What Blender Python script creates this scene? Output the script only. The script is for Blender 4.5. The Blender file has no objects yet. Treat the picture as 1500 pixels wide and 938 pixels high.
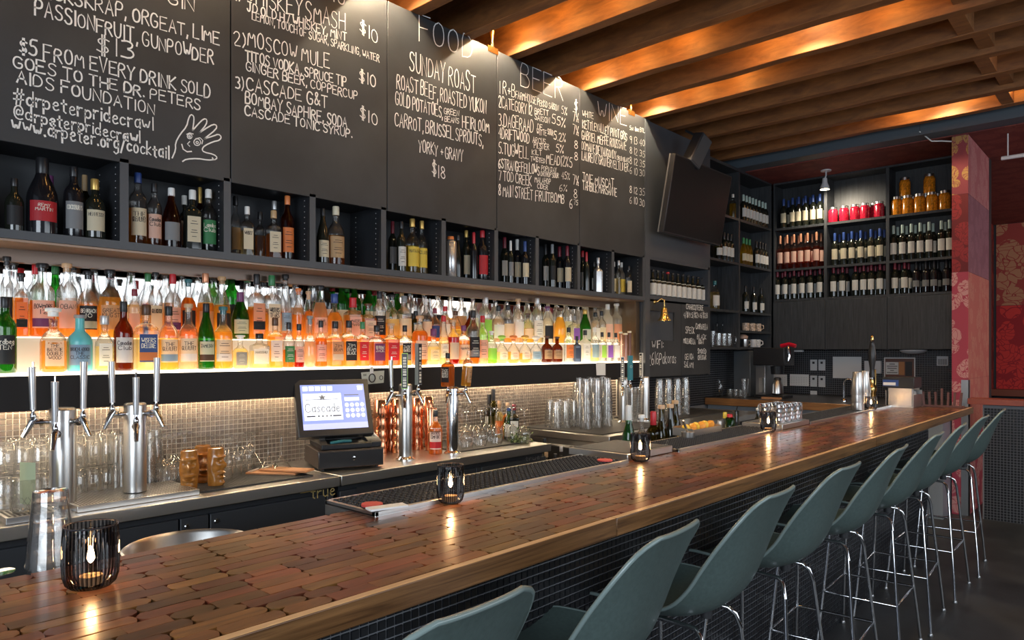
import bpy, math, random
from mathutils import Vector, Matrix
random.seed(7)
sc = bpy.context.scene
COL = sc.collection
# ---------------------------------------------------------------- camera
CC, SS, FF, HC = .7408, .6717, 1038.0, 1.52
cd = bpy.data.cameras.new('camera'); cam = bpy.data.objects.new('camera', cd); COL.objects.link(cam)
cam.location = (0, 0, HC); cam.rotation_euler = (math.pi/2, 0, math.atan2(SS, CC))
cd.sensor_width = 36; cd.lens = 36*FF/1500; cd.shift_y = -(469-514)/1500; cd.clip_start = .02
sc.camera = cam
# ---------------------------------------------------------------- world, exposure
w = bpy.data.worlds.new('world'); sc.world = w; w.use_nodes = True
w.node_tree.nodes['Background'].inputs[0].default_value = (.62, .72, .9, 1)
w.node_tree.nodes['Background'].inputs[1].default_value = .22
sc.view_settings.view_transform = 'Standard'; sc.view_settings.look = 'None'
sc.view_settings.exposure = .36; sc.view_settings.gamma = 1.0
sc.cycles.transparent_max_bounces = 28; sc.cycles.max_bounces = 10
sc.cycles.sample_clamp_indirect = 4.0
def light(kind, name, loc, energy, color, target=None, size=None, size_y=None, spot=None, blend=.3):
    l = bpy.data.lights.new(name, kind); l.energy = energy; l.color = color
    if kind == 'AREA':
        l.shape = 'RECTANGLE'; l.size = size; l.size_y = size_y or size
    elif size is not None: l.shadow_soft_size = size
    if kind == 'SPOT': l.spot_size = math.radians(spot); l.spot_blend = blend
    o = bpy.data.objects.new(name, l); COL.objects.link(o); o.location = loc
    if target is not None:
        o.rotation_euler = (Vector(target)-Vector(loc)).to_track_quat('-Z', 'Y').to_euler()
    return o
# daylight from the street windows behind the photographer and on the seating side, plus an added lounge fill
light('AREA', 'street_window_light', (.6, -2.6, 2.0), 130, (.80, .90, 1), (-1.2, 3, 1.2), 3.2, 2.0)
light('AREA', 'side_window_light', (3.0, 3.6, 2.1), 75, (.82, .91, 1), (-1.5, 3.6, 1.2), 5.0, 1.6)
light('AREA', 'lounge_fill', (3.4, 10.5, 2.2), 90, (1, .93, .88), (-1.0, 12.5, 1.6), 3.0, 1.6)  # unseen area lamp added to brighten the lounge wallpaper, no window there
# ---------------------------------------------------------------- projection helpers (pixel -> point on a real plane)
def dep(X, Y): return -SS*X+CC*Y
def Yof(u, X):
    t = (u-750)/FF; return X*(CC+SS*t)/(CC*t-SS)
def Xof(u, Y):
    t = (u-750)/FF; return Y*(CC*t-SS)/(CC+SS*t)
def Zof(v, X, Y): return HC+(514-v)*dep(X, Y)/FF
def onz(u, v, z):
    d = FF*(HC-z)/(v-514); t = (u-750)/FF
    return (CC*t*d-SS*d, SS*t*d+CC*d)
# ---------------------------------------------------------------- tags
def tag(o, label=None, cat=None, group=None, kind=None):
    if label: o['label'] = label
    if cat: o['category'] = cat
    if group: o['group'] = group
    if kind: o['kind'] = kind
    return o
def empty(name, loc, label=None, cat=None, group=None, rz=0, kind=None):
    o = bpy.data.objects.new(name, None); COL.objects.link(o); o.location = loc; o.rotation_euler.z = rz
    o.empty_display_size = .05
    return tag(o, label, cat, group, kind)
def copy_tree(o, parent=None):
    c = o.copy(); COL.objects.link(c); c.parent = parent
    for ch in list(o.children): copy_tree(ch, c)
    return c
# ---------------------------------------------------------------- mesh builder
class MB:
    def __init__(s): s.v = []; s.f = []; s.m = []; s.mi = 0
    def add(s, vs, fs, mi=None):
        b = len(s.v); s.v += [tuple(p) for p in vs]; s.f += [tuple(i+b for i in f) for f in fs]
        s.m += [s.mi if mi is None else mi]*len(fs)
    def box(s, a, b, mi=None, M=None):
        x0, y0, z0 = (min(p, q) for p, q in zip(a, b)); x1, y1, z1 = (max(p, q) for p, q in zip(a, b))
        vs = [(x0,y0,z0),(x1,y0,z0),(x1,y1,z0),(x0,y1,z0),(x0,y0,z1),(x1,y0,z1),(x1,y1,z1),(x0,y1,z1)]
        if M: vs = [M@Vector(p) for p in vs]
        s.add(vs, [(3,2,1,0),(4,5,6,7),(0,1,5,4),(1,2,6,5),(2,3,7,6),(3,0,4,7)], mi); return s
    def lathe(s, prof, n=20, c=(0,0,0), sq=0, mi=None, cap0=True, cap1=True, M=None, asp=1.0, minf=None, phase=0):
        # prof: (r, z) list; sq>0 squares the section (superellipse); minf(k)->material
        vs = []; fs = []; ms = []
        for r, z in prof:
            for i in range(n):
                a = 2*math.pi*(i+phase)/n; ca, sa = math.cos(a), math.sin(a)
                q = r if not sq else r/((abs(ca)**sq+abs(sa)**sq)**(1/sq))
                vs.append((c[0]+q*ca, c[1]+q*sa*asp, c[2]+z))
        for k in range(len(prof)-1):
            for i in range(n):
                j = (i+1) % n; fs.append((k*n+i, k*n+j, (k+1)*n+j, (k+1)*n+i)); ms.append(minf(k) if minf else (s.mi if mi is None else mi))
        if cap0: fs.append(tuple(range(n-1, -1, -1))); ms.append(minf(0) if minf else (s.mi if mi is None else mi))
        if cap1:
            o = (len(prof)-1)*n; fs.append(tuple(range(o, o+n))); ms.append(minf(len(prof)-2) if minf else (s.mi if mi is None else mi))
        if M: vs = [M@Vector(p) for p in vs]
        b = len(s.v); s.v += [tuple(p) for p in vs]; s.f += [tuple(i+b for i in f) for f in fs]; s.m += ms; return s
    def tube(s, path, r, n=8, mi=None, closed=False, rr=None):
        P = [Vector(p) for p in path]; L = len(P); vs = []; up = None
        for k in range(L):
            if closed: t = P[(k+1) % L]-P[k-1]
            else: t = P[min(k+1, L-1)]-P[max(k-1, 0)]
            t.normalize()
            if up is None: up = Vector((0,0,1)) if abs(t.z) < .9 else Vector((1,0,0))
            a = t.cross(up).normalized(); b = a.cross(t).normalized(); up = b
            q = rr[k] if rr else r
            for i in range(n):
                th = 2*math.pi*i/n; vs.append(P[k]+a*(q*math.cos(th))+b*(q*math.sin(th)))
        fs = []
        for k in range(L if closed else L-1):
            o = k*n; o2 = ((k+1) % L)*n
            for i in range(n):
                j = (i+1) % n; fs.append((o+i, o+j, o2+j, o2+i))
        if not closed: fs.append(tuple(range(n-1, -1, -1))); fs.append(tuple(range((L-1)*n, L*n)))
        s.add(vs, fs, mi); return s
    def prism(s, poly, z0, z1, mi=None, M=None):
        n = len(poly); vs = [(x, y, z0) for x, y in poly]+[(x, y, z1) for x, y in poly]
        if M: vs = [M@Vector(p) for p in vs]
        s.add(vs, [tuple(range(n-1, -1, -1)), tuple(range(n, 2*n))]+[(i, (i+1) % n, n+(i+1) % n, n+i) for i in range(n)], mi); return s
    def grid(s, fn, nu, nv, mi=None, flip=False):
        vs = [fn(i/nu, j/nv) for j in range(nv+1) for i in range(nu+1)]; fs = []
        for j in range(nv):
            for i in range(nu):
                a = j*(nu+1)+i; q = (a, a+1, a+nu+2, a+nu+1); fs.append(q[::-1] if flip else q)
        s.add(vs, fs, mi); return s
    def mesh(s, name, mats, smooth=35):
        me = bpy.data.meshes.new(name); me.from_pydata(s.v, [], s.f)
        for m in (mats if isinstance(mats, (list, tuple)) else [mats]): me.materials.append(m)
        if any(s.m): me.polygons.foreach_set('material_index', s.m)
        if smooth:
            me.polygons.foreach_set('use_smooth', [True]*len(s.f)); me.set_sharp_from_angle(angle=math.radians(smooth))
        me.update(); return me
    def build(s, name, mats, parent=None, smooth=35, bevel=0, loc=None):
        return link(name, s.mesh(name, mats, smooth), parent, bevel, loc)
def link(name, me, parent=None, bevel=0, loc=None):
    o = bpy.data.objects.new(name, me); COL.objects.link(o); o.parent = parent
    if loc: o.location = loc
    if bevel:
        b = o.modifiers.new('b', 'BEVEL'); b.width = bevel; b.segments = 2; b.limit_method = 'ANGLE'
    return o
def boxo(name, a, b, mat, parent=None, bevel=0): return MB().box(a, b).build(name, mat, parent, 35, bevel)
# ---------------------------------------------------------------- materials
MT = {}
def mat(name, col=(.5,.5,.5), rough=.5, metal=0, coat=0, emit=0, ecol=None, spec=.5, bump=0, bscale=200, var=0, vscale=6, trans=0):
    if name in MT: return MT[name]
    m = bpy.data.materials.new(name); m.use_nodes = True; MT[name] = m
    nt = m.node_tree; b = nt.nodes['Principled BSDF']
    b.inputs['Base Color'].default_value = (*col, 1); b.inputs['Roughness'].default_value = rough
    b.inputs['Metallic'].default_value = metal; b.inputs['Coat Weight'].default_value = coat; b.inputs['Coat Roughness'].default_value = .15
    b.inputs['Specular IOR Level'].default_value = spec; b.inputs['Transmission Weight'].default_value = trans
    if emit: b.inputs['Emission Color'].default_value = (*(ecol or col), 1); b.inputs['Emission Strength'].default_value = emit
    if bump or var:
        tc = nt.nodes.new('ShaderNodeTexCoord')
        if bump:
            n = nt.nodes.new('ShaderNodeTexNoise'); n.inputs['Scale'].default_value = bscale
            nt.links.new(tc.outputs['Object'], n.inputs['Vector'])
            bp = nt.nodes.new('ShaderNodeBump'); bp.inputs['Strength'].default_value = bump; bp.inputs['Distance'].default_value = .002
            nt.links.new(n.outputs[0], bp.inputs['Height']); nt.links.new(bp.outputs[0], b.inputs['Normal'])
        if var:
            n = nt.nodes.new('ShaderNodeTexNoise'); n.inputs['Scale'].default_value = vscale; n.inputs['Detail'].default_value = 6
            nt.links.new(tc.outputs['Object'], n.inputs['Vector'])
            r = nt.nodes.new('ShaderNodeMapRange'); r.inputs['From Min'].default_value = .3; r.inputs['From Max'].default_value = .7
            r.inputs['To Min'].default_value = 1-var; r.inputs['To Max'].default_value = 1+var
            nt.links.new(n.outputs[0], r.inputs[0])
            mx = nt.nodes.new('ShaderNodeVectorMath'); mx.operation = 'SCALE'; mx.inputs[0].default_value = col
            nt.links.new(r.outputs[0], mx.inputs['Scale']); nt.links.new(mx.outputs[0], b.inputs['Base Color'])
    return m
def glassm(name, tint=(1,1,1), edge=.55, scatter=0, refr=0, rough=.02, scol=None, gl=1.0):
    """thin tinted glass: transparent + fresnel gloss (+ a share of refraction / scattering liquid)"""
    if name in MT: return MT[name]
    m = bpy.data.materials.new(name); m.use_nodes = True; MT[name] = m
    nt = m.node_tree; N = nt.nodes; N.remove(N['Principled BSDF']); out = N['Material Output']; L = nt.links.new
    lw = N.new('ShaderNodeLayerWeight'); lw.inputs[0].default_value = .5
    mc = N.new('ShaderNodeMix'); mc.data_type = 'RGBA'; mc.inputs['A'].default_value = (*tint, 1)
    mc.inputs['B'].default_value = (tint[0]*edge, tint[1]*edge, tint[2]*edge, 1)
    L(lw.outputs['Facing'], mc.inputs['Factor'])
    tr = N.new('ShaderNodeBsdfTransparent'); L(mc.outputs['Result'], tr.inputs[0]); cur = tr.outputs[0]
    if refr:
        rf = N.new('ShaderNodeBsdfRefraction'); rf.inputs['IOR'].default_value = 1.25; rf.inputs['Roughness'].default_value = .02
        rf.inputs[0].default_value = (*tint, 1)
        x = N.new('ShaderNodeMixShader'); x.inputs[0].default_value = refr; L(cur, x.inputs[1]); L(rf.outputs[0], x.inputs[2]); cur = x.outputs[0]
    if scatter:
        tl = N.new('ShaderNodeBsdfTranslucent'); tl.inputs[0].default_value = (*(scol or tint), 1)
        x = N.new('ShaderNodeMixShader'); x.inputs[0].default_value = scatter; L(cur, x.inputs[1]); L(tl.outputs[0], x.inputs[2]); cur = x.outputs[0]
    g = N.new('ShaderNodeBsdfGlossy'); g.inputs['Roughness'].default_value = rough
    pw = N.new('ShaderNodeMath'); pw.operation = 'POWER'; pw.inputs[1].default_value = 3.2; L(lw.outputs['Facing'], pw.inputs[0])
    mm = N.new('ShaderNodeMath'); mm.operation = 'MULTIPLY_ADD'; mm.inputs[1].default_value = .55*gl; mm.inputs[2].default_value = .045*gl; L(pw.outputs[0], mm.inputs[0])
    x = N.new('ShaderNodeMixShader'); L(mm.outputs[0], x.inputs[0]); L(cur, x.inputs[1]); L(g.outputs[0], x.inputs[2])
    L(x.outputs[0], out.inputs[0]); return m
def woodm(name, c1, c2, scale=(1,1,1), rough=.4, coat=0, rnd=.0, freq=6, bump=.1, hue=0):
    """grained wood; rnd: how much each piece differs"""
    if name in MT: return MT[name]
    m = bpy.data.materials.new(name); m.use_nodes = True; MT[name] = m
    nt = m.node_tree; N = nt.nodes; L = nt.links.new; b = N['Principled BSDF']
    tc = N.new('ShaderNodeTexCoord'); mp = N.new('ShaderNodeMapping'); mp.inputs['Scale'].default_value = scale
    oi = N.new('ShaderNodeObjectInfo'); ge = N.new('ShaderNodeNewGeometry')
    ad = N.new('ShaderNodeMath'); ad.operation = 'ADD'; L(oi.outputs['Random'], ad.inputs[0]); L(ge.outputs['Random Per Island'], ad.inputs[1])
    fr = N.new('ShaderNodeMath'); fr.operation = 'FRACT'; L(ad.outputs[0], fr.inputs[0])
    off = N.new('ShaderNodeVectorMath'); off.operation = 'SCALE'; off.inputs[0].default_value = (7, 13, 5); L(fr.outputs[0], off.inputs['Scale'])
    av = N.new('ShaderNodeVectorMath'); av.operation = 'ADD'; L(tc.outputs['Object'], av.inputs[0]); L(off.outputs[0], av.inputs[1])
    L(av.outputs[0], mp.inputs[0])
    n = N.new('ShaderNodeTexNoise'); n.inputs['Scale'].default_value = freq; n.inputs['Detail'].default_value = 8; n.inputs['Roughness'].default_value = .65; n.inputs['Distortion'].default_value = .6
    L(mp.outputs[0], n.inputs['Vector'])
    cr = N.new('ShaderNodeValToRGB'); cr.color_ramp.elements[0].position = .3; cr.color_ramp.elements[1].position = .7
    cr.color_ramp.elements[0].color = (*c1, 1); cr.color_ramp.elements[1].color = (*c2, 1); L(n.outputs[0], cr.inputs[0])
    hs = N.new('ShaderNodeHueSaturation'); L(cr.outputs[0], hs.inputs['Color'])
    mr = N.new('ShaderNodeMapRange'); mr.inputs['To Min'].default_value = 1-rnd; mr.inputs['To Max'].default_value = 1+rnd; L(fr.outputs[0], mr.inputs[0]); L(mr.outputs[0], hs.inputs['Value'])
    m2 = N.new('ShaderNodeMath'); m2.operation = 'MULTIPLY'; m2.inputs[1].default_value = 7.3; L(fr.outputs[0], m2.inputs[0])
    f2 = N.new('ShaderNodeMath'); f2.operation = 'FRACT'; L(m2.outputs[0], f2.inputs[0])
    mh = N.new('ShaderNodeMapRange'); mh.inputs['To Min'].default_value = .5-hue; mh.inputs['To Max'].default_value = .5+hue*1.6; L(f2.outputs[0], mh.inputs[0]); L(mh.outputs[0], hs.inputs['Hue'])
    L(hs.outputs[0], b.inputs['Base Color']); b.inputs['Roughness'].default_value = rough; b.inputs['Coat Weight'].default_value = coat; b.inputs['Coat Roughness'].default_value = .18
    bp = N.new('ShaderNodeBump'); bp.inputs['Strength'].default_value = bump; bp.inputs['Distance'].default_value = .002; L(n.outputs[0], bp.inputs['Height']); L(bp.outputs[0], b.inputs['Normal'])
    return m
def damask(name, base, fig, scale=5, rough=.7):
    """floral wallpaper: voronoi/wave petals of a figure colour on a ground colour"""
    m = bpy.data.materials.new(name); m.use_nodes = True; MT[name] = m
    nt = m.node_tree; N = nt.nodes; L = nt.links.new; b = N['Principled BSDF']
    tc = N.new('ShaderNodeTexCoord'); no = N.new('ShaderNodeTexNoise'); no.inputs['Scale'].default_value = scale*1.3; no.inputs['Detail'].default_value = 1
    L(tc.outputs['Object'], no.inputs['Vector'])
    sc_ = N.new('ShaderNodeVectorMath'); sc_.operation = 'SCALE'; sc_.inputs['Scale'].default_value = .40; L(no.outputs['Color'], sc_.inputs[0])
    a = N.new('ShaderNodeVectorMath'); a.operation = 'ADD'; L(tc.outputs['Object'], a.inputs[0]); L(sc_.outputs[0], a.inputs[1])
    v = N.new('ShaderNodeTexVoronoi'); v.feature = 'DISTANCE_TO_EDGE'; v.inputs['Scale'].default_value = scale*4.0; L(a.outputs[0], v.inputs['Vector'])
    v2 = N.new('ShaderNodeTexVoronoi'); v2.feature = 'F1'; v2.inputs['Scale'].default_value = scale*1.4; L(tc.outputs['Object'], v2.inputs['Vector'])
    l1 = N.new('ShaderNodeMath'); l1.operation = 'GREATER_THAN'; l1.inputs[1].default_value = .05; L(v.outputs['Distance'], l1.inputs[0])
    l2 = N.new('ShaderNodeMath'); l2.operation = 'LESS_THAN'; l2.inputs[1].default_value = .56; L(v2.outputs['Distance'], l2.inputs[0])
    mu = N.new('ShaderNodeMath'); mu.operation = 'MULTIPLY'; L(l1.outputs[0], mu.inputs[0]); L(l2.outputs[0], mu.inputs[1])
    mx = N.new('ShaderNodeMix'); mx.data_type = 'RGBA'; mx.inputs['A'].default_value = (*base, 1); mx.inputs['B'].default_value = (*fig, 1)
    L(mu.outputs[0], mx.inputs['Factor']); L(mx.outputs['Result'], b.inputs['Base Color']); b.inputs['Roughness'].default_value = rough
    return m
M_black = mat('black_paint', (.022,.024,.028), .45)
M_cab = mat('charcoal_cabinet', (.052,.058,.068), .42, bump=.1, bscale=60)
M_chalk = mat('chalkboard', (.030,.032,.035), .55, var=.35, vscale=2.2)
M_chalkink = mat('chalk', (.78,.78,.76), .9)
M_steel = mat('brushed_steel', (.68,.66,.63), .30, 1, bump=.05, bscale=80)
M_steel2 = mat('dull_steel', (.42,.42,.42), .38, 1)
M_chrome = mat('chrome', (.75,.76,.78), .09, 1)
M_brass = mat('brass', (.83,.58,.22), .22, 1)
M_copper = mat('copper', (.92,.44,.25), .2, 1)
M_plastic = mat('black_plastic', (.018,.018,.02), .32)
M_rubber = mat('black_rubber', (.02,.02,.022), .6)
M_white = mat('white_paper', (.75,.75,.74), .7)
M_ivory = mat('ivory_label', (.78,.70,.56), .7)
M_grout_l = mat('light_grout', (.62,.55,.46), .85)
M_tile_l = mat('brown_glass_tile', (.15,.12,.10), .22, var=.3, vscale=30)
M_grout_d = mat('grey_grout', (.17,.175,.19), .85)
M_tile_d = mat('black_tile', (.014,.015,.018), .28)
M_joist = woodm('reclaimed_joist_timber', (.13,.048,.016), (.30,.120,.034), (1.2,5,5), .6, 0, .10, 3.5, .5)
M_deck = mat('dark_ceiling_boards', (.05,.028,.018), .8)
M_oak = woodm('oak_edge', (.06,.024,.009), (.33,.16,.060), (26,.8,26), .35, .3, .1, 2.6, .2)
M_oakglint = woodm('oak_edge_highlight', (.60,.36,.17), (.80,.52,.28), (26,1.5,9), .3, .4, .05, 2, .1)  # bevel highlight painted as paler oak on the edge board's top
M_block = woodm('walnut_block', (.075,.022,.009), (.25,.084,.030), (9,1.6,9), .30, .35, .60, 3, .08, .018)
M_glue = mat('dark_glue_line', (.085,.034,.016), .35, coat=.3)
M_counterwood = woodm('counter_wood', (.16,.07,.025), (.35,.17,.06), (1,12,12), .35, .3, .1, 3, .1)
M_led = mat('lit_acrylic', (.9,.85,.75), .4, emit=4.2, ecol=(1,.82,.58))
M_riser = mat('dim_lit_acrylic', (.42,.37,.31), .5, emit=.26, ecol=(1,.82,.60))
M_ledstrip = mat('led_strip', (1,.9,.7), .4, emit=60, ecol=(1,.78,.52))
M_floor = mat('dark_slate_floor', (.030,.033,.037), .5, bump=.3, bscale=14, var=.35, vscale=3)
M_beam = mat('blue_grey_beam', (.065,.085,.105), .5)
M_redceil = damask('red_paper_ceiling', (.14,.022,.018), (.19,.04,.028), 4)
M_panelwood = woodm('black_stained_panel', (.018,.020,.022), (.06,.064,.07), (20,20,.9), .45, 0, .1, 4, .4)
M_spot = mat('lamp_glow', (1,.9,.7), .4, emit=40, ecol=(1,.80,.50))
M_flame = mat('candle_flame', (1,.7,.3), .4, emit=160, ecol=(1,.60,.26))
M_wax = mat('candle_wax', (.22,.15,.09), .5, emit=.05, ecol=(1,.55,.25))
# ---------------------------------------------------------------- stroke lettering
F = {}
_f = '''A:0,0 2,6 4,0;.8,2.2 3.2,2.2|B:0,0 0,6 2.6,6 3.4,5.2 3.3,3.9 2.4,3.2 0,3.2;2.4,3.2 3.8,2.3 3.8,1 2.8,0 0,0|C:3.9,5 3,6 1.2,6 .1,4.4 0,2 1,.2 2.8,0 4,.9|D:0,0 0,6 2.2,6 3.8,4.4 4,2.2 2.8,.3 0,0|E:3.8,6 0,6 0,0 3.9,0;0,3.1 3,3.2|F:3.8,6 0,6 0,0;0,3.1 2.9,3.2|G:3.8,5 2.9,6 1.2,6 .1,4.4 0,1.8 1.2,0 3,0 3.9,1 3.9,2.7 2.3,2.7|H:0,0 0,6;4,0 4,6;0,3 4,3.1|I:.6,0 .6,6|J:.4,6 3.6,6;2.6,6 2.6,1.2 1.7,0 .6,.3 .1,1.4|K:0,0 0,6;3.8,6 .1,2.8 3.9,0|L:.1,6 0,0 3.5,0|M:0,0 .5,6 2.3,2.2 4.2,6 4.7,0|N:0,0 .1,6 3.8,0 3.9,6|O:2,6 .5,5.2 0,3 .6,.6 2,0 3.5,.7 4,3 3.4,5.4 2,6|P:0,0 0,6 2.7,6 3.7,5 3.4,3.4 2.2,2.8 0,2.8|Q:2,6 .5,5.2 0,3 .6,.6 2,0 3.5,.7 4,3 3.4,5.4 2,6;2.5,1.5 4.2,-.4|R:0,0 0,6 2.6,6 3.6,5 3.2,3.6 0,2.9;1.6,3 3.9,0|S:3.6,5.2 2.6,6 .9,5.9 .2,4.8 .7,3.6 3,2.7 3.7,1.4 2.8,.1 1,0 0,1|T:0,6 4.2,6;2.1,6 2.1,0|U:0,6 .1,1.5 1.2,0 2.8,0 3.8,1.4 3.9,6|V:0,6 2,0 4,6|W:0,6 1.1,0 2.4,4 3.6,0 4.9,6|X:0,0 3.9,6;.2,6 4,0|Y:0,6 2,3 4,6;2,3 1.7,0|Z:.1,6 3.9,6 0,0 4,0
0:1.8,6 .5,5.1 .1,3 .5,.8 1.8,0 3.1,.8 3.6,3 3.2,5.2 1.8,6|1:.8,6 .8,0|2:.2,4.9 1.2,6 2.8,5.9 3.5,4.7 2.9,3.2 0,0 3.8,.1|3:.2,5.6 1.8,6 3.3,5.3 3,3.8 1.4,3.2 3.2,2.8 3.7,1.3 2.4,.1 0,.3|4:2.9,0 2.9,6 0,2.2 3.9,2.2|5:3.6,6 .8,6 .4,3.4 2.4,3.7 3.6,2.4 3.2,.6 1.6,0 0,.6|6:3,6 1.2,5 .2,2.6 .5,.6 2,0 3.3,.9 3.3,2.4 2,3.2 .5,2.4|7:.1,6 3.8,6 1.6,0|8:1.9,3.2 .6,4 .6,5.3 1.9,6 3.1,5.2 3,4 1.9,3.2 .3,2.2 .3,.8 1.9,0 3.4,.9 3.4,2.2 1.9,3.2|9:3.3,4 2,3 .6,3.7 .5,5.3 1.9,6 3.2,5.4 3.3,4 2.6,0|$:3.5,4.9 2,5.5 .5,4.8 .7,3.6 3,2.6 3.4,1.3 2,.5 .2,1.2;1.6,6.6 1.6,-.5;2.3,6.6 2.3,-.5|%:0,0 3.8,6;.7,6 .1,5.2 .7,4.4 1.3,5.2 .7,6;3.2,1.7 2.6,.8 3.2,0 3.8,.8 3.2,1.7|&:3.9,.2 .8,4.4 1,5.7 2,6 2.7,5 .3,1.6 .8,.2 2.2,.1 3.7,2.3|+:.5,2.6 3.2,2.6;1.8,4 1.8,1.2|.:.4,.4 .6,0|,:.7,.6 .3,-1|':.5,6 .3,4.6|::.5,3.6 .5,3.2;.5,.8 .5,.3|-:.3,2.7 2.6,2.7|/:0,-1 2.6,6.6|):.3,6.5 1.5,4.4 1.5,1.8 .2,-.4|#:.9,-.2 1.6,6;2.6,-.2 3.3,6;0,3.9 4,4.2;-.1,1.8 3.9,2.1|@:3.1,3.8 1.9,4.3 1.1,2.9 1.8,1.7 2.9,2.3 3.1,3.8 3.2,2 4.3,2.4 4.4,4.4 3,5.9 1,5.5 0,3.2 .8,.7 2.8,0 4.2,.5|½:.3,6 .3,3.4;3.6,6 .3,0;2.2,1.9 3.2,2.3 3.6,1.6 2.2,0 3.8,0
a:2.7,3 1.4,3.7 .2,2.6 .3,.6 1.4,0 2.7,1;2.7,3.8 2.8,0|b:0,6 0,0;0,2.4 1.4,3.7 2.8,2.6 2.6,.6 1.2,0 0,.8|c:2.6,3 1.4,3.7 .2,2.6 .3,.7 1.4,0 2.7,.7|d:2.8,6 2.8,0;2.8,2.4 1.5,3.6 .2,2.6 .2,.8 1.4,0 2.8,1|e:.2,1.9 2.6,2.2 2.2,3.5 1,3.6 .1,2.2 .5,.4 1.6,0 2.7,.6|f:2.3,5.6 1.2,6 .8,5 .8,0;0,3.6 2,3.6|g:2.7,3 1.4,3.7 .2,2.6 .4,.8 1.6,.4 2.7,1.4;2.7,3.6 2.6,-1.2 1.3,-2 .2,-1.3|h:0,6 0,0;0,2.3 1.3,3.6 2.5,2.8 2.6,0|i:.4,3.6 .4,0;.4,5.2 .5,4.9|k:0,6 0,0;2.3,3.6 .1,1.6 2.5,0|l:.4,6 .5,0|m:0,3.6 0,0;0,2.5 1.1,3.6 1.9,2.7 1.9,0;1.9,2.6 3,3.6 3.8,2.6 3.8,0|n:0,3.6 0,0;0,2.3 1.3,3.6 2.5,2.8 2.6,0|o:1.3,3.7 .2,2.7 .3,.7 1.4,0 2.6,.8 2.6,2.8 1.3,3.7|p:0,3.6 0,-2;0,2.6 1.4,3.7 2.7,2.6 2.5,.6 1.2,0 0,.8|r:0,3.6 .1,0;.1,2.2 1,3.4 2.1,3.4|s:2.3,3.1 1.2,3.7 .2,2.9 2.2,1.2 1.4,0 .1,.5|t:1,5.2 1.1,.5 2,0;0,3.6 2.2,3.7|u:0,3.6 .1,.8 1.2,0 2.5,.9;2.6,3.6 2.6,0|v:0,3.6 1.3,0 2.6,3.6|w:0,3.6 1,0 2,2.8 3,0 4,3.6|y:0,3.6 1.3,.6;2.7,3.6 .8,-2'''
for row in _f.split('\n'):
    for g in row.split('|'):
        k, r = g[0], g[2:]
        F[k] = [[tuple(map(float, p.split(','))) for p in st.split()] for st in r.split(';')]
def gw(ch): return 2.2 if ch == ' ' else max(p[0] for st in F[ch] for p in st)+1.3
def smoothst(st):
    # one Chaikin pass keeps round letters round
    if len(st) < 5: return st
    o = [st[0]]
    for a, b in zip(st[:-1], st[1:]):
        o += [(a[0]*.75+b[0]*.25, a[1]*.75+b[1]*.25), (a[0]*.25+b[0]*.75, a[1]*.25+b[1]*.75)]
    return o+[st[-1]]
def ink(mb, text, fmap, width, height, line, jit=0, mi=0, rs=None):
    """strokes of text; fmap(s,t): s along 0..width, t up; line = stroke width (world)"""
    rs = rs or random.Random(len(text)*7+int(width*1e4))
    tot = sum(gw(c) for c in text)-1.3; k = width/max(tot, .1); kh = height/6; x = 0
    for ch in text:
        if ch != ' ':
            dx, dy, sy = rs.uniform(-jit, jit), rs.uniform(-jit, jit)*1.6, 1+rs.uniform(-jit, jit)*.4
            for st in F[ch]:
                st = smoothst([((x+px+dx)*k, (py*sy+dy)*kh) for px, py in st]); P = [Vector(fmap(*p)) for p in st]
                ribbon(mb, P, fmap, st, line*(1+rs.uniform(-.25, .25)*(jit > 0)), mi)
        x += gw(ch)
def ribbon(mb, P, fmap, st, line, mi=0):
    n = len(st)
    L_, R_ = [], []
    for i in range(n):
        a, b = st[max(i-1, 0)], st[min(i+1, n-1)]; dx, dy = b[0]-a[0], b[1]-a[1]; q = math.hypot(dx, dy) or 1
        nx, ny = -dy/q*line/2, dx/q*line/2; ex, ey = 0, 0
        if i == 0: ex, ey = -dx/q*line*.4, -dy/q*line*.4
        if i == n-1: ex, ey = dx/q*line*.4, dy/q*line*.4
        L_.append(fmap(st[i][0]+nx+ex, st[i][1]+ny+ey)); R_.append(fmap(st[i][0]-nx+ex, st[i][1]-ny+ey))
    mb.add(L_+R_, [(i, n+i, n+i+1, i+1) for i in range(n-1)], mi)
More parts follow.
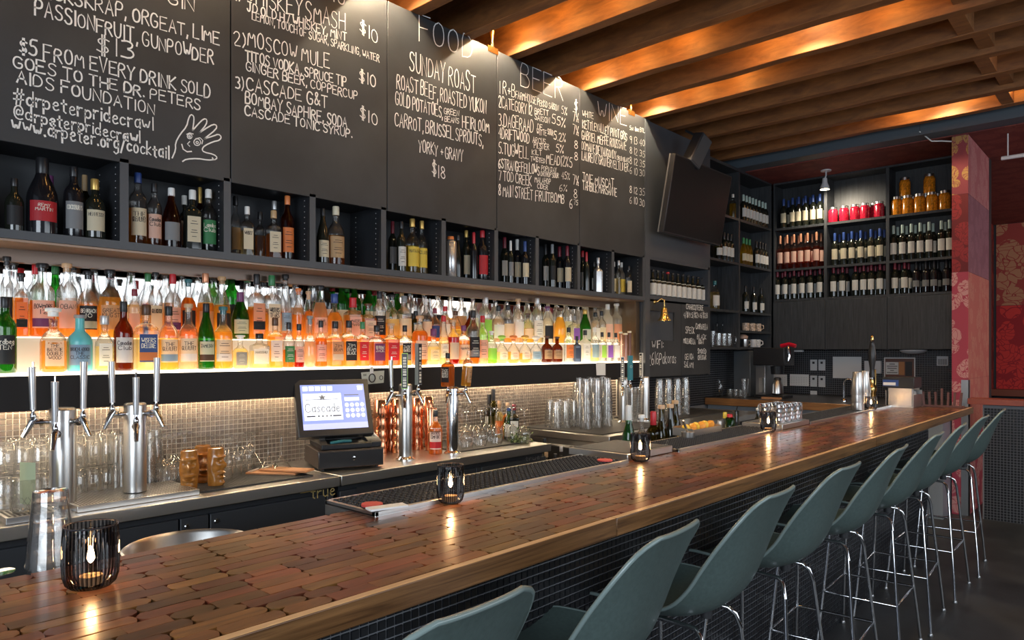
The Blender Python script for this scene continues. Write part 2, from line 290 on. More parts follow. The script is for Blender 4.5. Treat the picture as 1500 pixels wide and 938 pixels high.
# ================================================================ STRUCTURE
def struct(o, label=None): return tag(o, label, None, None, 'structure')
struct(boxo('floor', (-4.2,-3.2,-.1), (5,14,0), M_floor))
struct(boxo('wall_left', (-4.15,-3.2,0), (-4.0,8.9,4.0), M_black))
struct(boxo('wall_back', (-4.2,8.75,0), (-1.27,8.9,3.95), M_black))
struct(boxo('ceiling', (-4.2,-3.2,3.9), (5,7.65,4.0), M_deck))
struct(boxo('ceiling_lounge', (-4.2,7.65,3.52), (5,13.7,3.6), M_redceil))
JY = [-.30,.14,.58,1.02,1.46,1.90,2.335,2.776,3.235,3.68,4.12,4.56,5.01,5.44,5.88,6.34,6.78,7.21]
cj = struct(empty('ceiling_joists', (0,0,0)))
for i, y in enumerate(JY):
    m = MB(); n = 22; rs = random.Random(i)
    for s_ in range(1):
        # rough sawn joist: bottom edge wanders slightly along its length
        ring = []
        for k in range(n+1):
            x = -3.98+8.9*k/n; dz = rs.uniform(-.004, .004); dy = rs.uniform(-.003, .003)
            ring += [(x, y+dy, 3.59+dz), (x, y+.085+dy, 3.59+dz+rs.uniform(-.003,.003)), (x, y+.085, 3.905), (x, y, 3.905)]
        fs = []
        for k in range(n):
            a, b = 4*k, 4*k+4
            fs += [(a, a+1, b+1, b), (a+1, a+2, b+2, b+1), (a+3, a, b, b+3)]
        fs += [(3,2,1,0), (4*n, 4*n+1, 4*n+2, 4*n+3)]
        m.add(ring, fs)
    m.build('joist', M_joist, cj, 20, .004)
for i in range(len(JY)-1):
    if JY[i] > 4:
        boxo('blocking', (-.96+.05*(i % 2), JY[i]+.086, 3.60+.03*(i % 2)), (-.87+.05*(i % 2), JY[i+1]-.001, 3.88), M_joist, cj)
struct(boxo('trim_1', (-4,7.44,3.53), (5,7.65,3.9), M_beam), 'blue grey painted ceiling beam')
boxo('seam', (-1.62,7.438,3.531), (-1.617,7.441,3.899), M_black, bpy.data.objects['trim_1'])
# lounge beyond the bar end
W1 = damask('gold_damask_on_plum', (.20,.030,.045), (.36,.20,.06), 5)
W2 = damask('dark_red_damask', (.13,.008,.012), (.26,.018,.022), 5)
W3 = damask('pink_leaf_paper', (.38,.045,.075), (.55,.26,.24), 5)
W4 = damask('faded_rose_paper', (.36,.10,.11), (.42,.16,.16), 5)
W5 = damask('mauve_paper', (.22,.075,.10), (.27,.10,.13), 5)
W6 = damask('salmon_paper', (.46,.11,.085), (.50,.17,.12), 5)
W7 = damask('copper_flower_paper', (.33,.045,.035), (.46,.21,.11), 2.6)
W8 = damask('bright_red_flower_paper', (.34,.012,.018), (.62,.035,.03), 2.6)
W9 = damask('crimson_vine_paper', (.10,.006,.006), (.24,.02,.012), 3)
pr = boxo('wall_partition', (-1.396,7.656,0), (-1.274,8.75,3.52), mat('plum_paint', (.2,.02,.04), .6)); struct(pr)
zz = [0, .75, 1.26, 2.25, 2.97, 3.515]
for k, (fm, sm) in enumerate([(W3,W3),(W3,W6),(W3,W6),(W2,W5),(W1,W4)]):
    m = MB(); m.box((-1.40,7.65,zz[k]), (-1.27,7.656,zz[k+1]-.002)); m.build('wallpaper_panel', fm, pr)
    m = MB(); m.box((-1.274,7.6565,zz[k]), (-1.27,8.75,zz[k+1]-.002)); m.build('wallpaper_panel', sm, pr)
g = MB().box((-1.325,7.644,.0), (-1.262,7.65,1.25)).box((-1.268,7.644,0), (-1.262,7.70,1.25)).build('corner_guard', M_steel2)
tag(g, 'steel corner guard on the foot of the papered partition at bar end', 'guard')
wl = boxo('wall_lounge_left', (-2.0,8.9,0), (-1.9,13.6,3.52), M_black); struct(wl)
boxo('wallpaper_panel', (-1.9,8.9,.9), (-1.894,13.5,3.515), W9, wl)
wb = boxo('wall_lounge_back', (-2.0,13.5,0), (5,13.7,3.52), M_black); struct(wb)
x = -1.86
for k in range(3):
    boxo('wallpaper_panel', (x,13.492,2.235), (x+1.2,13.5,3.515), W7 if k % 2 == 0 else W8, wb)
    boxo('wallpaper_panel', (x,13.492,.9), (x+1.2,13.5,2.23), W8 if k % 2 == 0 else W7, wb); x += 1.205
tag(boxo('bench_rail', (-1.89,13.2,.82), (3,13.49,.92), mat('red_brown_wood', (.22,.06,.03), .45)), 'long red brown wooden rail along the foot of the lounge wallpaper', 'rail')
hw = boxo('wall_low_divider', (-1.15,7.60,0), (4,7.75,1.03), M_grout_d); struct(hw)
struct(boxo('trim_2', (-1.262,7.57,1.035), (4,7.80,1.085), mat('red_brown_cap', (.30,.07,.04), .4)))
r = MB().tube([(-1.05,7.9,3.30),(.6,7.9,3.30)], .018, 10).tube([(-1.0,7.9,3.30),(-1.0,7.9,3.52)], .006, 6).tube([(.5,7.9,3.30),(.5,7.9,3.52)], .006, 6).build('lamp_rail', mat('white_metal', (.75,.75,.75), .35))
tag(r, 'white metal rail hanging under the red lounge ceiling', 'rail')
m = MB(); m.tube([(-1.62,7.43,3.56),(-1.56,7.62,3.50),(-1.48,7.64,3.49),(-1.40,7.64,3.47)], .006, 6)
tag(m.build('cable', M_white), 'thin white cable looping from grey beam to the papered partition', 'cable')
# seating-side wall: low wall under the street windows, and the red panel seen in the mirror
struct(boxo('wall_right', (3.6,-3.2,0), (3.75,13.5,1.0), M_black))
struct(boxo('wall_right_papered', (3.6,7.9,1.0), (3.75,13.5,3.9), mat('brown_red_paint', (.30,.08,.05), .6)))
struct(boxo('wall_right_post', (3.6,3.3,1.0), (3.75,4.3,3.9), M_black))
# ---------------------------------------------------------------- mosaics
def mosaic(name, parent, axis, plane, a0, a1, b0, b1, tm, pitch=.0245, t=.004, sgn=1, mat_=None):
    """axis 'x': plane X=const (a=Y), axis 'y': plane Y=const (a=X); b=z. real proud tiles, one mesh"""
    m = MB(); g = pitch*.075; na = int((a1-a0)/pitch); nb = int((b1-b0)/pitch); rs = random.Random(3); vs = []; fs = []
    for i in range(na):
        for j in range(nb):
            p, q = a0+i*pitch+g, a0+(i+1)*pitch-g; r_, s_ = b0+j*pitch+g, b0+(j+1)*pitch-g
            h = plane+sgn*(t+rs.uniform(-.0006,.0006)); e = .0012; b = len(vs); c = plane
            o = [(p,r_,c),(q,r_,c),(q,s_,c),(p,s_,c),(p+e,r_+e,h),(q-e,r_+e,h),(q-e,s_-e,h),(p+e,s_-e,h)]
            vs += [(z_, x_, y_) if axis == 'x' else (x_, z_, y_) for x_, y_, z_ in o]
            fs += [(b+4,b+5,b+6,b+7),(b,b+1,b+5,b+4),(b+1,b+2,b+6,b+5),(b+2,b+3,b+7,b+6),(b+3,b,b+4,b+7)]
    m.v = vs; m.f = fs; m.m = [0]*len(fs)
    return tag(m.build(name, tm, parent, 0), None, None, None, 'stuff')
mosaic('mosaic_tiles', hw, 'y', 7.60, -1.14, .5, .0, 1.02, M_tile_d, .0245, .004, -1)
# splashback under the lit shelf (left wall) and end wall
sp = boxo('wall_splashback', (-3.70,.1,.85), (-3.62,5.42,1.29), M_grout_l); struct(sp)
mosaic('mosaic_tiles', sp, 'x', -3.62, .15, 5.4, .86, 1.28, M_tile_l)
sp2 = boxo('wall_splashback_end', (-3.72,8.66,.9), (-1.41,8.75,1.56), M_grout_d); struct(sp2)
mosaic('mosaic_tiles', sp2, 'y', 8.66, -3.7, -1.42, .92, 1.54, M_tile_d, .0245, .004, -1)
sp3 = boxo('wall_splashback_corner', (-4.0,5.44,.0), (-3.70,8.75,1.56), M_grout_d); struct(sp3)
mosaic('mosaic_tiles', sp3, 'x', -3.70, 5.5, 8.6, .92, 1.54, M_tile_d)
# ================================================================ BAR COUNTER
bar = empty('bar_counter', (-1.37,3,0), 'long bar counter with reclaimed wood block top, oak edge and black mosaic front', 'bar counter')
def ch(o, parent):  # parent a world-built child under a moved empty
    o.parent = parent; o.matrix_parent_inverse = Matrix.Translation(-Vector(parent.location)); return o
ch(boxo('body', (-1.62,-.55,0), (-1.305,6.27,1.018), M_grout_d), bar)
ms = mosaic('mosaic_tiles', None, 'x', -1.305, .2, 6.26, .0, 1.017, M_tile_d); ch(ms, bar)
ch(boxo('underlay', (-1.68,-.6,1.02), (-1.093,6.63,1.062), M_glue), bar)
# oak edge in lengths
y = -.6
for L_ in (2.2, 2.4, 2.63):
    m = MB(); m.box((-1.0915,y,1.02), (-1.07,y+L_-.001,1.0705)); o = ch(m.build('edge_board', [M_oak, M_oakglint], None, 35, .003), bar)
    o.data.polygons[1].material_index = 1; y += L_  # top face takes the painted highlight
ch(boxo('end_board', (-1.68,6.632,1.02), (-1.07,6.66,1.07), M_oak), bar)
# wood blocks: rows along the bar, rounded ragged ends
RW = .0392; rows = 15; variants = {}
LENS = [.075,.095,.115,.14,.165,.2]
def blockmesh(li, v):
    key = (li, v)
    if key not in variants:
        rs = random.Random(li*31+v); L_ = LENS[li]; h = RW/2-.0002; pts = []
        rd = rs.choice([.03,.06,.15,.4,.8])
        def end(sx):
            o = []
            for k in range(5):
                t = -1+k*.5; bulge = rd*h*.9*(1-abs(t)**2.2)
                o.append((sx*(L_/2-.0002-h*rd*.9+bulge)+rs.uniform(-.001,.001), t*h*sx))
            return o
        pts = end(1)
        w1 = rs.choice([0,.0,.08,.2])
        for k in range(1, 5): pts.append((L_/2-L_*k/5, h*(1-w1*rs.uniform(0,1))))
        pts += end(-1)
        for k in range(1, 5): pts.append((-L_/2+L_*k/5, -h*(1-w1*rs.uniform(0,1))))
        m = MB(); m.prism([(p[1], p[0]) for p in pts][::-1], 0, .0075); variants[key] = m.mesh('block', M_block, 0)
    return variants[key]
pieces = []
rs = random.Random(11)
for r_ in range(rows):
    x = -1.68+RW*(r_+.5); y = -.6+rs.uniform(-.1,0)
    while y < 6.6:
        li = rs.randrange(6); L_ = LENS[li]
        if y+L_ > 6.63: L_ = 0
        if not L_: break
        pieces.append((x, y+L_/2, li, rs.randrange(6), L_)); y += L_
vis = [p for p in pieces if p[1] > -.15-(p[0]+1.07)*.0 and (750+FF*(CC*p[0]+SS*p[1])/max(dep(p[0],p[1]),.01)) > -60 and p[1] > .1]
vis.sort(key=lambda p: dep(p[0], p[1])); near = vis[:300]; ns = set((p[0], p[1]) for p in near)
for p in near:
    o = link('block', blockmesh(p[2], p[3]), None, 0); o.location = (p[0], p[1], 1.0625+rs.uniform(-.0002,.0002)); o.rotation_euler.z = math.pi*(rs.random() > .5); ch(o, bar)
m = MB()
for p in pieces:
    if (p[0], p[1]) in ns: continue
    me = blockmesh(p[2], p[3]); m.add([(v.co.x+p[0], v.co.y+p[1], v.co.z+1.0625) for v in me.vertices], [tuple(q.vertices) for q in me.polygons])
ch(tag(m.build('far_blocks', M_block, None, 0), None, None, None, 'stuff'), bar)
# drip rail on the bartender's edge
def rail(y0, y1, name, label):
    e = empty(name, (-1.68, (y0+y1)/2, 1.07), label, 'rail')
    m = MB(); m.box((-1.80,y0,1.04), (-1.56,y1,1.075)); m.box((-1.575,y0,1.072), (-1.56,y1,1.083)); m.box((-1.80,y0,1.07), (-1.79,y1,1.083)); m.box((-1.80,y0,1.07), (-1.56,y0+.012,1.083))
    ch(m.build('tray', M_steel, None, 35, .001), e)
    m = MB(); y = y0+.02; x0, x1 = -1.787, -1.58; m.box((x0,y0+.016,1.0755), (x1,y1-.01,1.079))
    while y < y1-.02:
        for k in range(9):
            a = x0+.004+k*(x1-x0-.004)/9; m.lathe([(.0085,0),(.007,.006),(.004,.006),(.003,.001)], 6, (a+.008,y,1.079), cap0=False)
        y += .0225
    ch(tag(m.build('rubber_mat', M_rubber, None, 0), None, None, None, 'stuff'), e); return e
rail(1.17, 2.42, 'drip_rail', 'steel drip rail with black nubbed bar mat along the back edge, nearest length')
rail(2.82, 3.98, 'drip_rail', 'steel drip rail with black bar mat between the two steel trays')
rail(4.44, 6.25, 'drip_rail', 'steel drip rail with black bar mat at the far end of bar')
b_ = boxo('underbar_sink', (-2.16,-.3,.0), (-1.66,1.05,.85), M_steel2); tag(b_, 'dull steel underbar cabinet hidden behind the near end of the bar', 'cabinet')
b_ = boxo('speed_rail_cabinet', (-2.10,1.12,.0), (-1.66,6.2,.90), M_black); tag(b_, 'black underbar cabinet behind the drip rail', 'cabinet')
# ================================================================ UPPER CABINET WITH CUBBIES
UX = -3.35
DIV = [.60]+[Yof(u, UX) for u in (182,333,458,562,650,727,787,848,898,943)]
uc = empty('upper_cabinet', (-3.5,3,1.97), 'long charcoal upper cabinet of open bottle cubbies above the lit shelf', 'cabinet')
ch(MB().box((-3.66,.2,1.965), (-3.35,5.47,2.0)).build('floor_board', M_cab), uc)
ch(MB().box((-3.66,.2,2.362), (-3.372,5.47,2.40)).build('top_board', M_black), uc)
ch(MB().box((-3.68,.2,1.90), (-3.66,5.47,2.40)).build('back_panel', mat('cubby_back_shade', (.026,.029,.034), .5)), uc)  # shade inside the cubbies put into the back panel's dark colour
ch(MB().box((-3.68,.2,1.90), (-3.61,5.47,1.963)).build('valance', mat('bronze_valance', (.16,.115,.09), .35, .6)), uc)
ch(MB().box((-3.608,.2,1.955), (-3.36,5.47,1.964)).build('soffit_strip', mat('bronze_soffit', (.20,.13,.09), .3, .6)), uc)
for i, y in enumerate(DIV):
    o = MB().box((-3.658,y-.018,2.0), (-3.35,y+.018,2.362)).build('divider', [M_black, M_cab]); o.data.polygons[3].material_index = 1; ch(o, uc)  # sides blackened for the cubby shade, front edge stays charcoal
    m = MB()
    for k in range(11):
        for x in (-3.40,-3.60): m.lathe([(.0025,0),(.0022,.001)], 6, M=Matrix.Translation((x, y-.0185, 2.03+.03*k))@Matrix.Rotation(math.pi/2, 4, 'X'))
    ch(tag(m.build('pin_holes', mat('pin_sleeve', (.8,.8,.8), .4), None, 0), None, None, None, 'stuff'), uc)
# ---------------------------------------------------------------- chalkboards
CH = {}
def cy(u, X=UX): return Yof(u, X)
def chalk(mb, text, u0, v0, u1, v1, hpx, line=.0062, jit=.22, X=UX):
    y0, y1 = Yof(u0, X), Yof(u1, X); z0, z1 = Zof(v0, X, y0), Zof(v1, X, y1)
    Ln = math.hypot(y1-y0, z1-z0); c, s = (y1-y0)/Ln, (z1-z0)/Ln; H = hpx*dep(X, (y0+y1)/2)/FF
    ink(mb, text, lambda a, t: (X+.0022, y0+a*c-t*s*.0, z0+a*s+t), Ln, H, line, jit)
def drawpx(mb, pts, line=.006, X=UX):
    P = [(Yof(u, X), Zof(v, X, Yof(u, X))) for u, v in pts]
    st = smoothst(P) if len(P) > 4 else P
    ribbon(mb, st, lambda a, t: (X+.0022, a, t), st, line)
BY = [.70,1.645,2.60,3.54,4.486,5.445]
txt = {0: [('BLACKSKRAP, ORGEAT, LIME',30,-14,321,66,20),('GIN',245,5,285,17,18),('PASSIONFRUIT, GUNPOWDER',51,21,312,95,20),('$13',141,77,196,89,25),('$5 FROM EVERY DRINK SOLD',28,78,307,144,20),('GOES TO THE DR. PETERS',19,98,293,161,16),('AIDS FOUNDATION',25,121,226,169,17),('#drpeterpridecrawl',20,151,224,192,21),('@drpeterpridecrawl',20,173,205,210,19),('www.drpeter.org/cocktail',17,190,247,233,20)],
1: [('1)WHISKEY',344,-1,443,24,25),('SMASH',447,28,505,44,26),('JD OLD H7 WHISKEY, MINT',362,16,507,60,13),('LEMON, TOUCH OF SUGAR, SPARKLING, WATER',369,28,555,91,11),('$10',526,47,553,65,18),('10',487,1,504,9,18),('2)',342,65,359,69,20),('MOSCOW MULE',363,66,482,101,21),('$10',526,118,550,129,17),('TITOS VODKA, SPRUCE TIP',359,88,507,127,14),('GINGER BEER, COPPERCUP',360,103,523,147,13),('3)',345,129,356,132,16),('CASCADE G&T',361,131,479,158,18),('$10',527,173,552,185,17),('BOMBAY SAPHIRE, SODA',359,151,508,188,16),('CASCADE TONIC SYRUP.',358,168,515,202,13)],
2: [('FOOD',613,60,691,86,36),('SUNDAY ROAST',600,104,696,137,28),('ROAST BEEF, ROASTED YUKON',581,129,712,168,20),('GOLD POTATOES,',579,153,648,173,18),('GREEN',650,167,672,170,8),('BEANS',651,178,672,181,8),('HEIRLOOM',677,187,716,195,17),('CARROT, BRUSSEL SPROUTS,',578,184,707,214,18),('YORKY + GRAVY',613,222,678,238,17),('$18',632,255,651,264,19)],
3: [('BEER',763,124,824,149,33),('1 R+B',731,136,754,144,18),('FARMHOUSE',755,144,785,153,11),('PEKKO SAISON',787,154,818,163,9),('5%',822,167,830,169,11),('2CATEGORY 12',730,157,779,169,16),('BRETT',783,167,803,169,8),('SAISON',783,175,805,181,8),('55%',808,181,828,187,13),('3.DAGERAAD',730,184,781,194,18),('DE',787,189,794,191,8),('WITTE',786,197,800,199,8),('SOUR',802,197,810,199,8),('5.2%',811,204,828,209,13),('4DRIFTWOOD',730,202,775,210,15),('ARCUS',780,209,799,212,8),('PILSNER',782,217,804,220,8),('5%',814,223,825,225,12),('5.TUGWELL',730,225,774,233,17),('KILT',779,226,793,228,7),('TWISTED',777,236,798,239,7),('MEAD',800,240,820,243,14),('12%',821,243,832,245,14),('5',834,245,838,246,14),('6STRANGEFELLOWS',730,246,790,257,14),('POPINJAY',793,250,815,253,7),('DRYHOP SOUR',792,258,818,261,7),('45%',822,262,834,264,10),('7 TOD CREEK',730,264,778,272,14),('MALAHOP',783,267,806,270,8),('CIDER',787,276,802,278,7),('6%',819,280,830,281,10),('8 MAIN STREET',730,286,780,293,16),('FRUITBOMB',784,294,826,298,14),('$',841,162,846,163,15),('7½',839,177,847,179,13),('7½',839,196,847,199,13),('8',841,217,846,218,12),('8',841,234,846,235,12),('7½',839,270,847,272,13),('8',840,290,845,291,13),('6',834,305,838,306,13),('75',840,300,846,301,7)],
4: [('WINE',875,171,918,184,25),('WHITE',853,171,869,174,9),('5oz 8oz BTL',922,190,944,195,6),('KETTLEVALLEY PINOT GRIS',853,187,918,206,12),('9 13 40',922,209,944,215,10),('GABRIEL MEFFE ROUSSANE',852,204,917,220,12),('8 12 35',922,225,944,231,10),('DOMAINE DE VAUGONDY',852,219,902,234,12),('CHENIN BLANC',903,234,921,238,6),('8 12 35',922,240,944,246,10),('LAURENZ GRUNERVELTLINER',852,234,920,252,12),('6 10 30',922,255,944,259,10),('JOIE MUSCAT',853,267,899,276,13),('8 12 35',922,283,944,287,10),('TAHBILK MARSANNE',853,278,903,288,12),('6 10 30',922,298,944,303,10)]}
names = ['chalkboard listing a charity cocktail with a hand drawing, leftmost board', 'chalkboard listing three numbered cocktails with ten dollar prices', 'chalkboard headed FOOD with the Sunday roast menu', 'chalkboard headed BEER with eight numbered lines', 'chalkboard headed WINE with glass and bottle prices']
F['z'] = [[(0,3.6),(2.4,3.6),(0,0),(2.5,0)]]
for i in range(5):
    e = empty('chalkboard', (UX-.01, (BY[i]+BY[i+1])/2, 2.36), names[i], 'chalkboard', 'menu chalkboards above the cubbies')
    ch(boxo('board_panel', (-3.371,BY[i]+.003,2.345), (UX,BY[i+1]-.003,3.585), M_chalk, None, .002), e)
    m = MB()
    for t in txt[i]: chalk(m, *t[:6], line=.0044 if t[5] < 12 else .0062)
    if i == 0:
        q = lambda L_: [(a*.2558, b*.2558) for a, b in L_]
        drawpx(m, q([(985,905),(1005,860),(1003,820),(1030,770),(1068,725),(1078,680),(1092,655),(1108,665),(1110,690),(1102,748)]))
        drawpx(m, q([(1102,748),(1130,715),(1165,680),(1185,685),(1180,715),(1140,762)])); drawpx(m, q([(1140,762),(1180,735),(1220,712),(1240,718),(1238,740),(1170,795)]))
        drawpx(m, q([(1170,795),(1220,780),(1250,768),(1268,785),(1255,805),(1220,812),(1170,835),(1155,855),(1165,872),(1225,885),(1245,905),(1225,918),(1215,905)])); drawpx(m, q([(1045,925),(1065,912),(1130,908),(1190,918),(1225,915)]))
        for c in ((1085,782,14),(1128,815,20),(1128,817,7),(1085,783,5)):
            drawpx(m, q([(c[0]+c[2]*math.cos(a*.7), c[1]+c[2]*math.sin(a*.7)) for a in range(10)]), .0045)
        drawpx(m, q([(1068,770),(1085,762),(1105,768)]), .0045); drawpx(m, q([(1120,795),(1145,790),(1160,805),(1155,825)]), .0045); drawpx(m, q([(1085,812),(1072,825),(1085,838)]), .0045); drawpx(m, q([(1040,828),(1048,855),(1070,870),(1095,868)]), .006)
    ch(m.build('chalk_writing', M_chalkink, None, 0), e)
# ---------------------------------------------------------------- right part of the cabinet
rc = empty('side_cabinet', (-3.5,6,1.28), 'charcoal cabinet beside the menu boards with bottle niche and plain upper panel', 'cabinet')
ch(boxo('upper_panel', (-3.36,5.53,2.365), (UX,6.69,3.575), M_cab), rc)
ch(boxo('post', (-3.37,5.45,1.28), (-3.345,5.528,3.58), M_cab), rc)
ch(boxo('niche_floor', (-3.62,5.47,1.985), (UX,6.69,2.02), M_cab), rc); ch(boxo('niche_top', (-3.62,5.47,2.34), (-3.352,6.69,2.375), M_cab), rc)
ch(boxo('niche_back', (-3.66,5.47,1.28), (-3.62,6.69,3.57), M_black), rc); ch(boxo('end_panel', (-3.62,6.66,1.28), (-3.352,6.70,3.57), M_cab), rc)
ch(boxo('niche_side', (-3.62,5.455,1.30), (-3.375,5.475,2.36), M_cab), rc)
dm = Yof(998, UX)
ch(boxo('bottom_board', (-3.62,5.47,1.28), (-3.38,6.66,1.30), M_black), rc)
# left door with recessed pane
m = MB(); a0, a1, b0, b1 = 5.47, dm-.004, 1.285, 1.965; wa0, wa1, wb0, wb1 = Yof(951,UX), Yof(988,UX), 1.615, 1.88
for q in [((a0,b0),(a1,wb0)),((a0,wb1),(a1,b1)),((a0,wb0),(wa0,wb1)),((wa1,wb0),(a1,wb1))]: m.box((-3.375,q[0][0],q[0][1]), (UX,q[1][0],q[1][1]))
ch(m.build('door', M_chalk), rc)
ch(boxo('recessed_panel', (-3.378,wa0,wb0), (-3.366,wa1,wb1), M_cab), rc)
ch(boxo('door', (-3.375,dm+.002,1.285), (UX,6.69,1.965), M_chalk), rc)
m = MB()
for t in [('WIFI:',955,511,971,509,10),('2616Pakoras',949,535,990,532,17),('CHARCUTERIE',1005,453,1030,455,7.5),('4/$19 5/$24 6/$28',1001,465,1036,466,7.5),('SPECK',1004,488,1017,489,9),('CAMPANELLA',1019,482,1036,483,8),('MOZZARELLA',1001,503,1018,504,7.5),('BLACK',1021,497,1034,497,6.5),('GOAT',1023,504,1031,504,6),('GENOA',1003,527,1016,527,8.5),('SALAMI',1002,538,1015,539,8.5),('SMOKED',1022,518,1034,518,6.5),('CHEDDAR',1022,527,1034,527,6.5)]:
    chalk(m, *t, line=.0055)
ch(m.build('chalk_writing', M_chalkink, None, 0), rc)
# ================================================================ LIT SHELF
ls = empty('lit_shelf', (-3.6,3,1.276), 'long backlit bottle shelf with glowing top, stepped riser and black fascia', 'shelf')
ch(boxo('fascia', (-3.39,.1,1.276), (-3.36,5.44,1.418), mat('matte_black_fascia', (.016,.015,.016), .65, spec=.25), None, .002), ls)
ch(boxo('shelf_body', (-3.80,.1,1.33), (-3.392,5.44,1.41), M_black), ls)
ch(boxo('lit_top', (-3.80,.1,1.411), (-3.362,5.44,1.428), M_led), ls)
ch(boxo('lit_riser', (-3.80,.1,1.429), (-3.505,5.38,1.574), M_riser), ls)
ch(boxo('lit_riser_top', (-3.799,.1,1.5745), (-3.506,5.38,1.5785), mat('lit_riser_top', (.9,.85,.75), .4, emit=2.6, ecol=(1,.83,.60))), ls)
ch(boxo('light_strip', (-3.55,.1,1.316), (-3.535,5.42,1.329), M_ledstrip), ls)
ch(boxo('side_panel', (-3.80,5.38,1.42), (-3.40,5.44,1.96), mat('bronze_side', (.16,.11,.07), .3, .7)), ls)
mi = boxo('back_mirror', (-3.83,.1,1.42), (-3.80,5.44,1.96), mat('mirror', (.86,.84,.82), .04, 1)); tag(mi, 'long mirror behind the bottles of the lit shelf', 'mirror')
# ================================================================ WORK COUNTERS
def counter(y0, y1, x0, x1, ztop, name, label, splits, writing=None):
    e = empty(name, ((x0+x1)/2, (y0+y1)/2, 0), label, 'counter')
    ch(boxo('steel_top', (x0,y0,ztop-.05), (x1,y1,ztop), M_steel, None, .003), e)
    ch(boxo('body', (x0,y0+.02,.05), (x1-.06,y1-.02,ztop-.052), M_black), e)
    ys = [y0+.01]+splits+[y1-.01]
    for a, b in zip(ys[:-1], ys[1:]):
        d_ = ch(boxo('door', (x1-.06,a+.004,.12), (x1-.035,b-.004,ztop-.085), mat('fridge_front', (.030,.034,.040), .42, bump=.15, bscale=90), None, .003), e)
        m = MB(); m.lathe([(.011,0),(.011,.006),(.008,.009)], 14, M=Matrix.Translation((x1-.036, a+.03, ztop-.12))@Matrix.Rotation(math.pi/2, 4, 'Y'))
        l_ = m.build('lock', M_chrome, d_)
    return e
c1 = counter(.15, 2.035, -3.615, -3.0, .896, 'tap_counter', 'steel topped refrigerated counter under the draught towers', [Yof(263,-3.035), Yof(307,-3.035), 1.98])
c2 = counter(2.045, 3.70, -3.615, -3.0, .896, 'register_counter', 'steel topped refrigerated counter carrying the till and wine glasses', [Yof(578,-3.035), Yof(697,-3.035), Yof(705,-3.035)])
c3 = counter(4.05, 6.7, -3.615, -2.77, .93, 'glass_counter', 'steel counter carrying pint glass stacks, beside the gap with small bottles', [4.9, 5.8])
m = MB(); X_ = -3.034
y0, y1 = Yof(456, X_), Yof(490, X_); z0 = .80
ink(m, 'true', lambda a, t: (X_, y0+a, z0+t), y1-y0, .055, .006); m.add([(X_,y0-.06,z0+.035),(X_,y0+.01,z0+.035),(X_,y0+.01,z0+.04),(X_,y0-.06,z0+.04)], [(0,1,2,3)])
ch(tag(m.build('maker_badge', mat('gold_print', (.50,.36,.13), .5), None, 0), 'brass lettering badge'), c1)
y0 = Yof(522, X_); m = MB(); m.box((X_-.001,y0,.76), (X_+.002,y0+.32,.82)); ch(m.build('control_plate', M_black), c2)
m = MB(); y0 = Yof(770, X_); ink(m, 'true', lambda a, t: (X_, y0+a, .80+t), .14, .03, .004); ch(m.build('maker_badge', M_steel2, None, 0), c2)
# end: black appliance panel on the near side of glass counter
ch(boxo('appliance_panel', (-3.45,4.03,.45), (-2.95,4.068,.84), M_plastic, None, .02), c3)
ch(boxo('steel_side', (-3.6,4.052,.1), (-2.832,4.069,.876), M_steel), c3)
# end counter with thick wood edge
ec = empty('end_counter', (-2.6,7.9,0), 'black end counter with thick brown wood edge below the wine shelves', 'counter')
ch(boxo('worktop', (-3.69,7.29,.94), (-1.41,8.655,1.0), mat('dark_worktop', (.03,.03,.035), .35)), ec)
ch(boxo('wood_edge', (-3.69,7.25,.925), (-1.41,7.288,1.0), M_counterwood, None, .004), ec)
ch(boxo('cabinet_body', (-3.69,7.32,0), (-1.41,8.65,.92), mat('pale_steel_front', (.35,.40,.46), .35, .4)), ec)
# ================================================================ END WALL AND CORNER SHELVES
def shelf_unit(name, label, axis, a_div, zs, plane, depth, ztop, z0):
    e = empty(name, (0,0,z0), label, 'shelving')
    def B(n, a0, a1, za, zb, d0, d1):
        if axis == 'y': o = boxo(n, (a0,plane+d0,za), (a1,plane+d1,zb), M_panelwood)
        else: o = boxo(n, (plane-d1,a0,za), (plane-d0,a1,zb), M_panelwood)
        ch(o, e)
    A0, A1 = a_div[0], a_div[-1]
    B('back_panel', A0, A1, z0, ztop, depth, depth+.015)
    B('top_board', A0, A1, ztop-.03, ztop, 0, depth)
    for k, a in enumerate(a_div): B('upright', a-.016 if k else a, a+.016 if k < len(a_div)-1 else a+.0, z0, ztop-.032, .002, depth-.002)
    for k in range(len(a_div)-1):
        for z in zs[k]: B('shelf', a_div[k]+.017, a_div[k+1]-.017, z-.026, z, 0, depth-.002)
    return e
EY = 8.4; EX = -3.40
exd = [-3.385, Xof(1209,EY), Xof(1300,EY), -1.405]
eu = shelf_unit('end_wall_shelves', 'black wine shelving filling the end wall, three bays over a panelled cupboard', 'y', exd, [[2.13,2.49,2.98]]*3, EY, .26, 3.53, 1.53)
for k in range(3): ch(boxo('cupboard_door', (exd[k]+.002,EY-.012,1.535), (exd[k+1]-.002,EY-.0,2.10), M_panelwood, None, .002), eu)
lyd = [6.715, Yof(1083.5,EX), 8.385]
lu = shelf_unit('corner_shelves', 'black shelving on the left wall beyond the side cabinet', 'x', lyd, [[1.56,1.96,2.49,2.98],[1.56,1.746,1.96,2.49,2.98]], EX, .26, 3.53, 1.53)
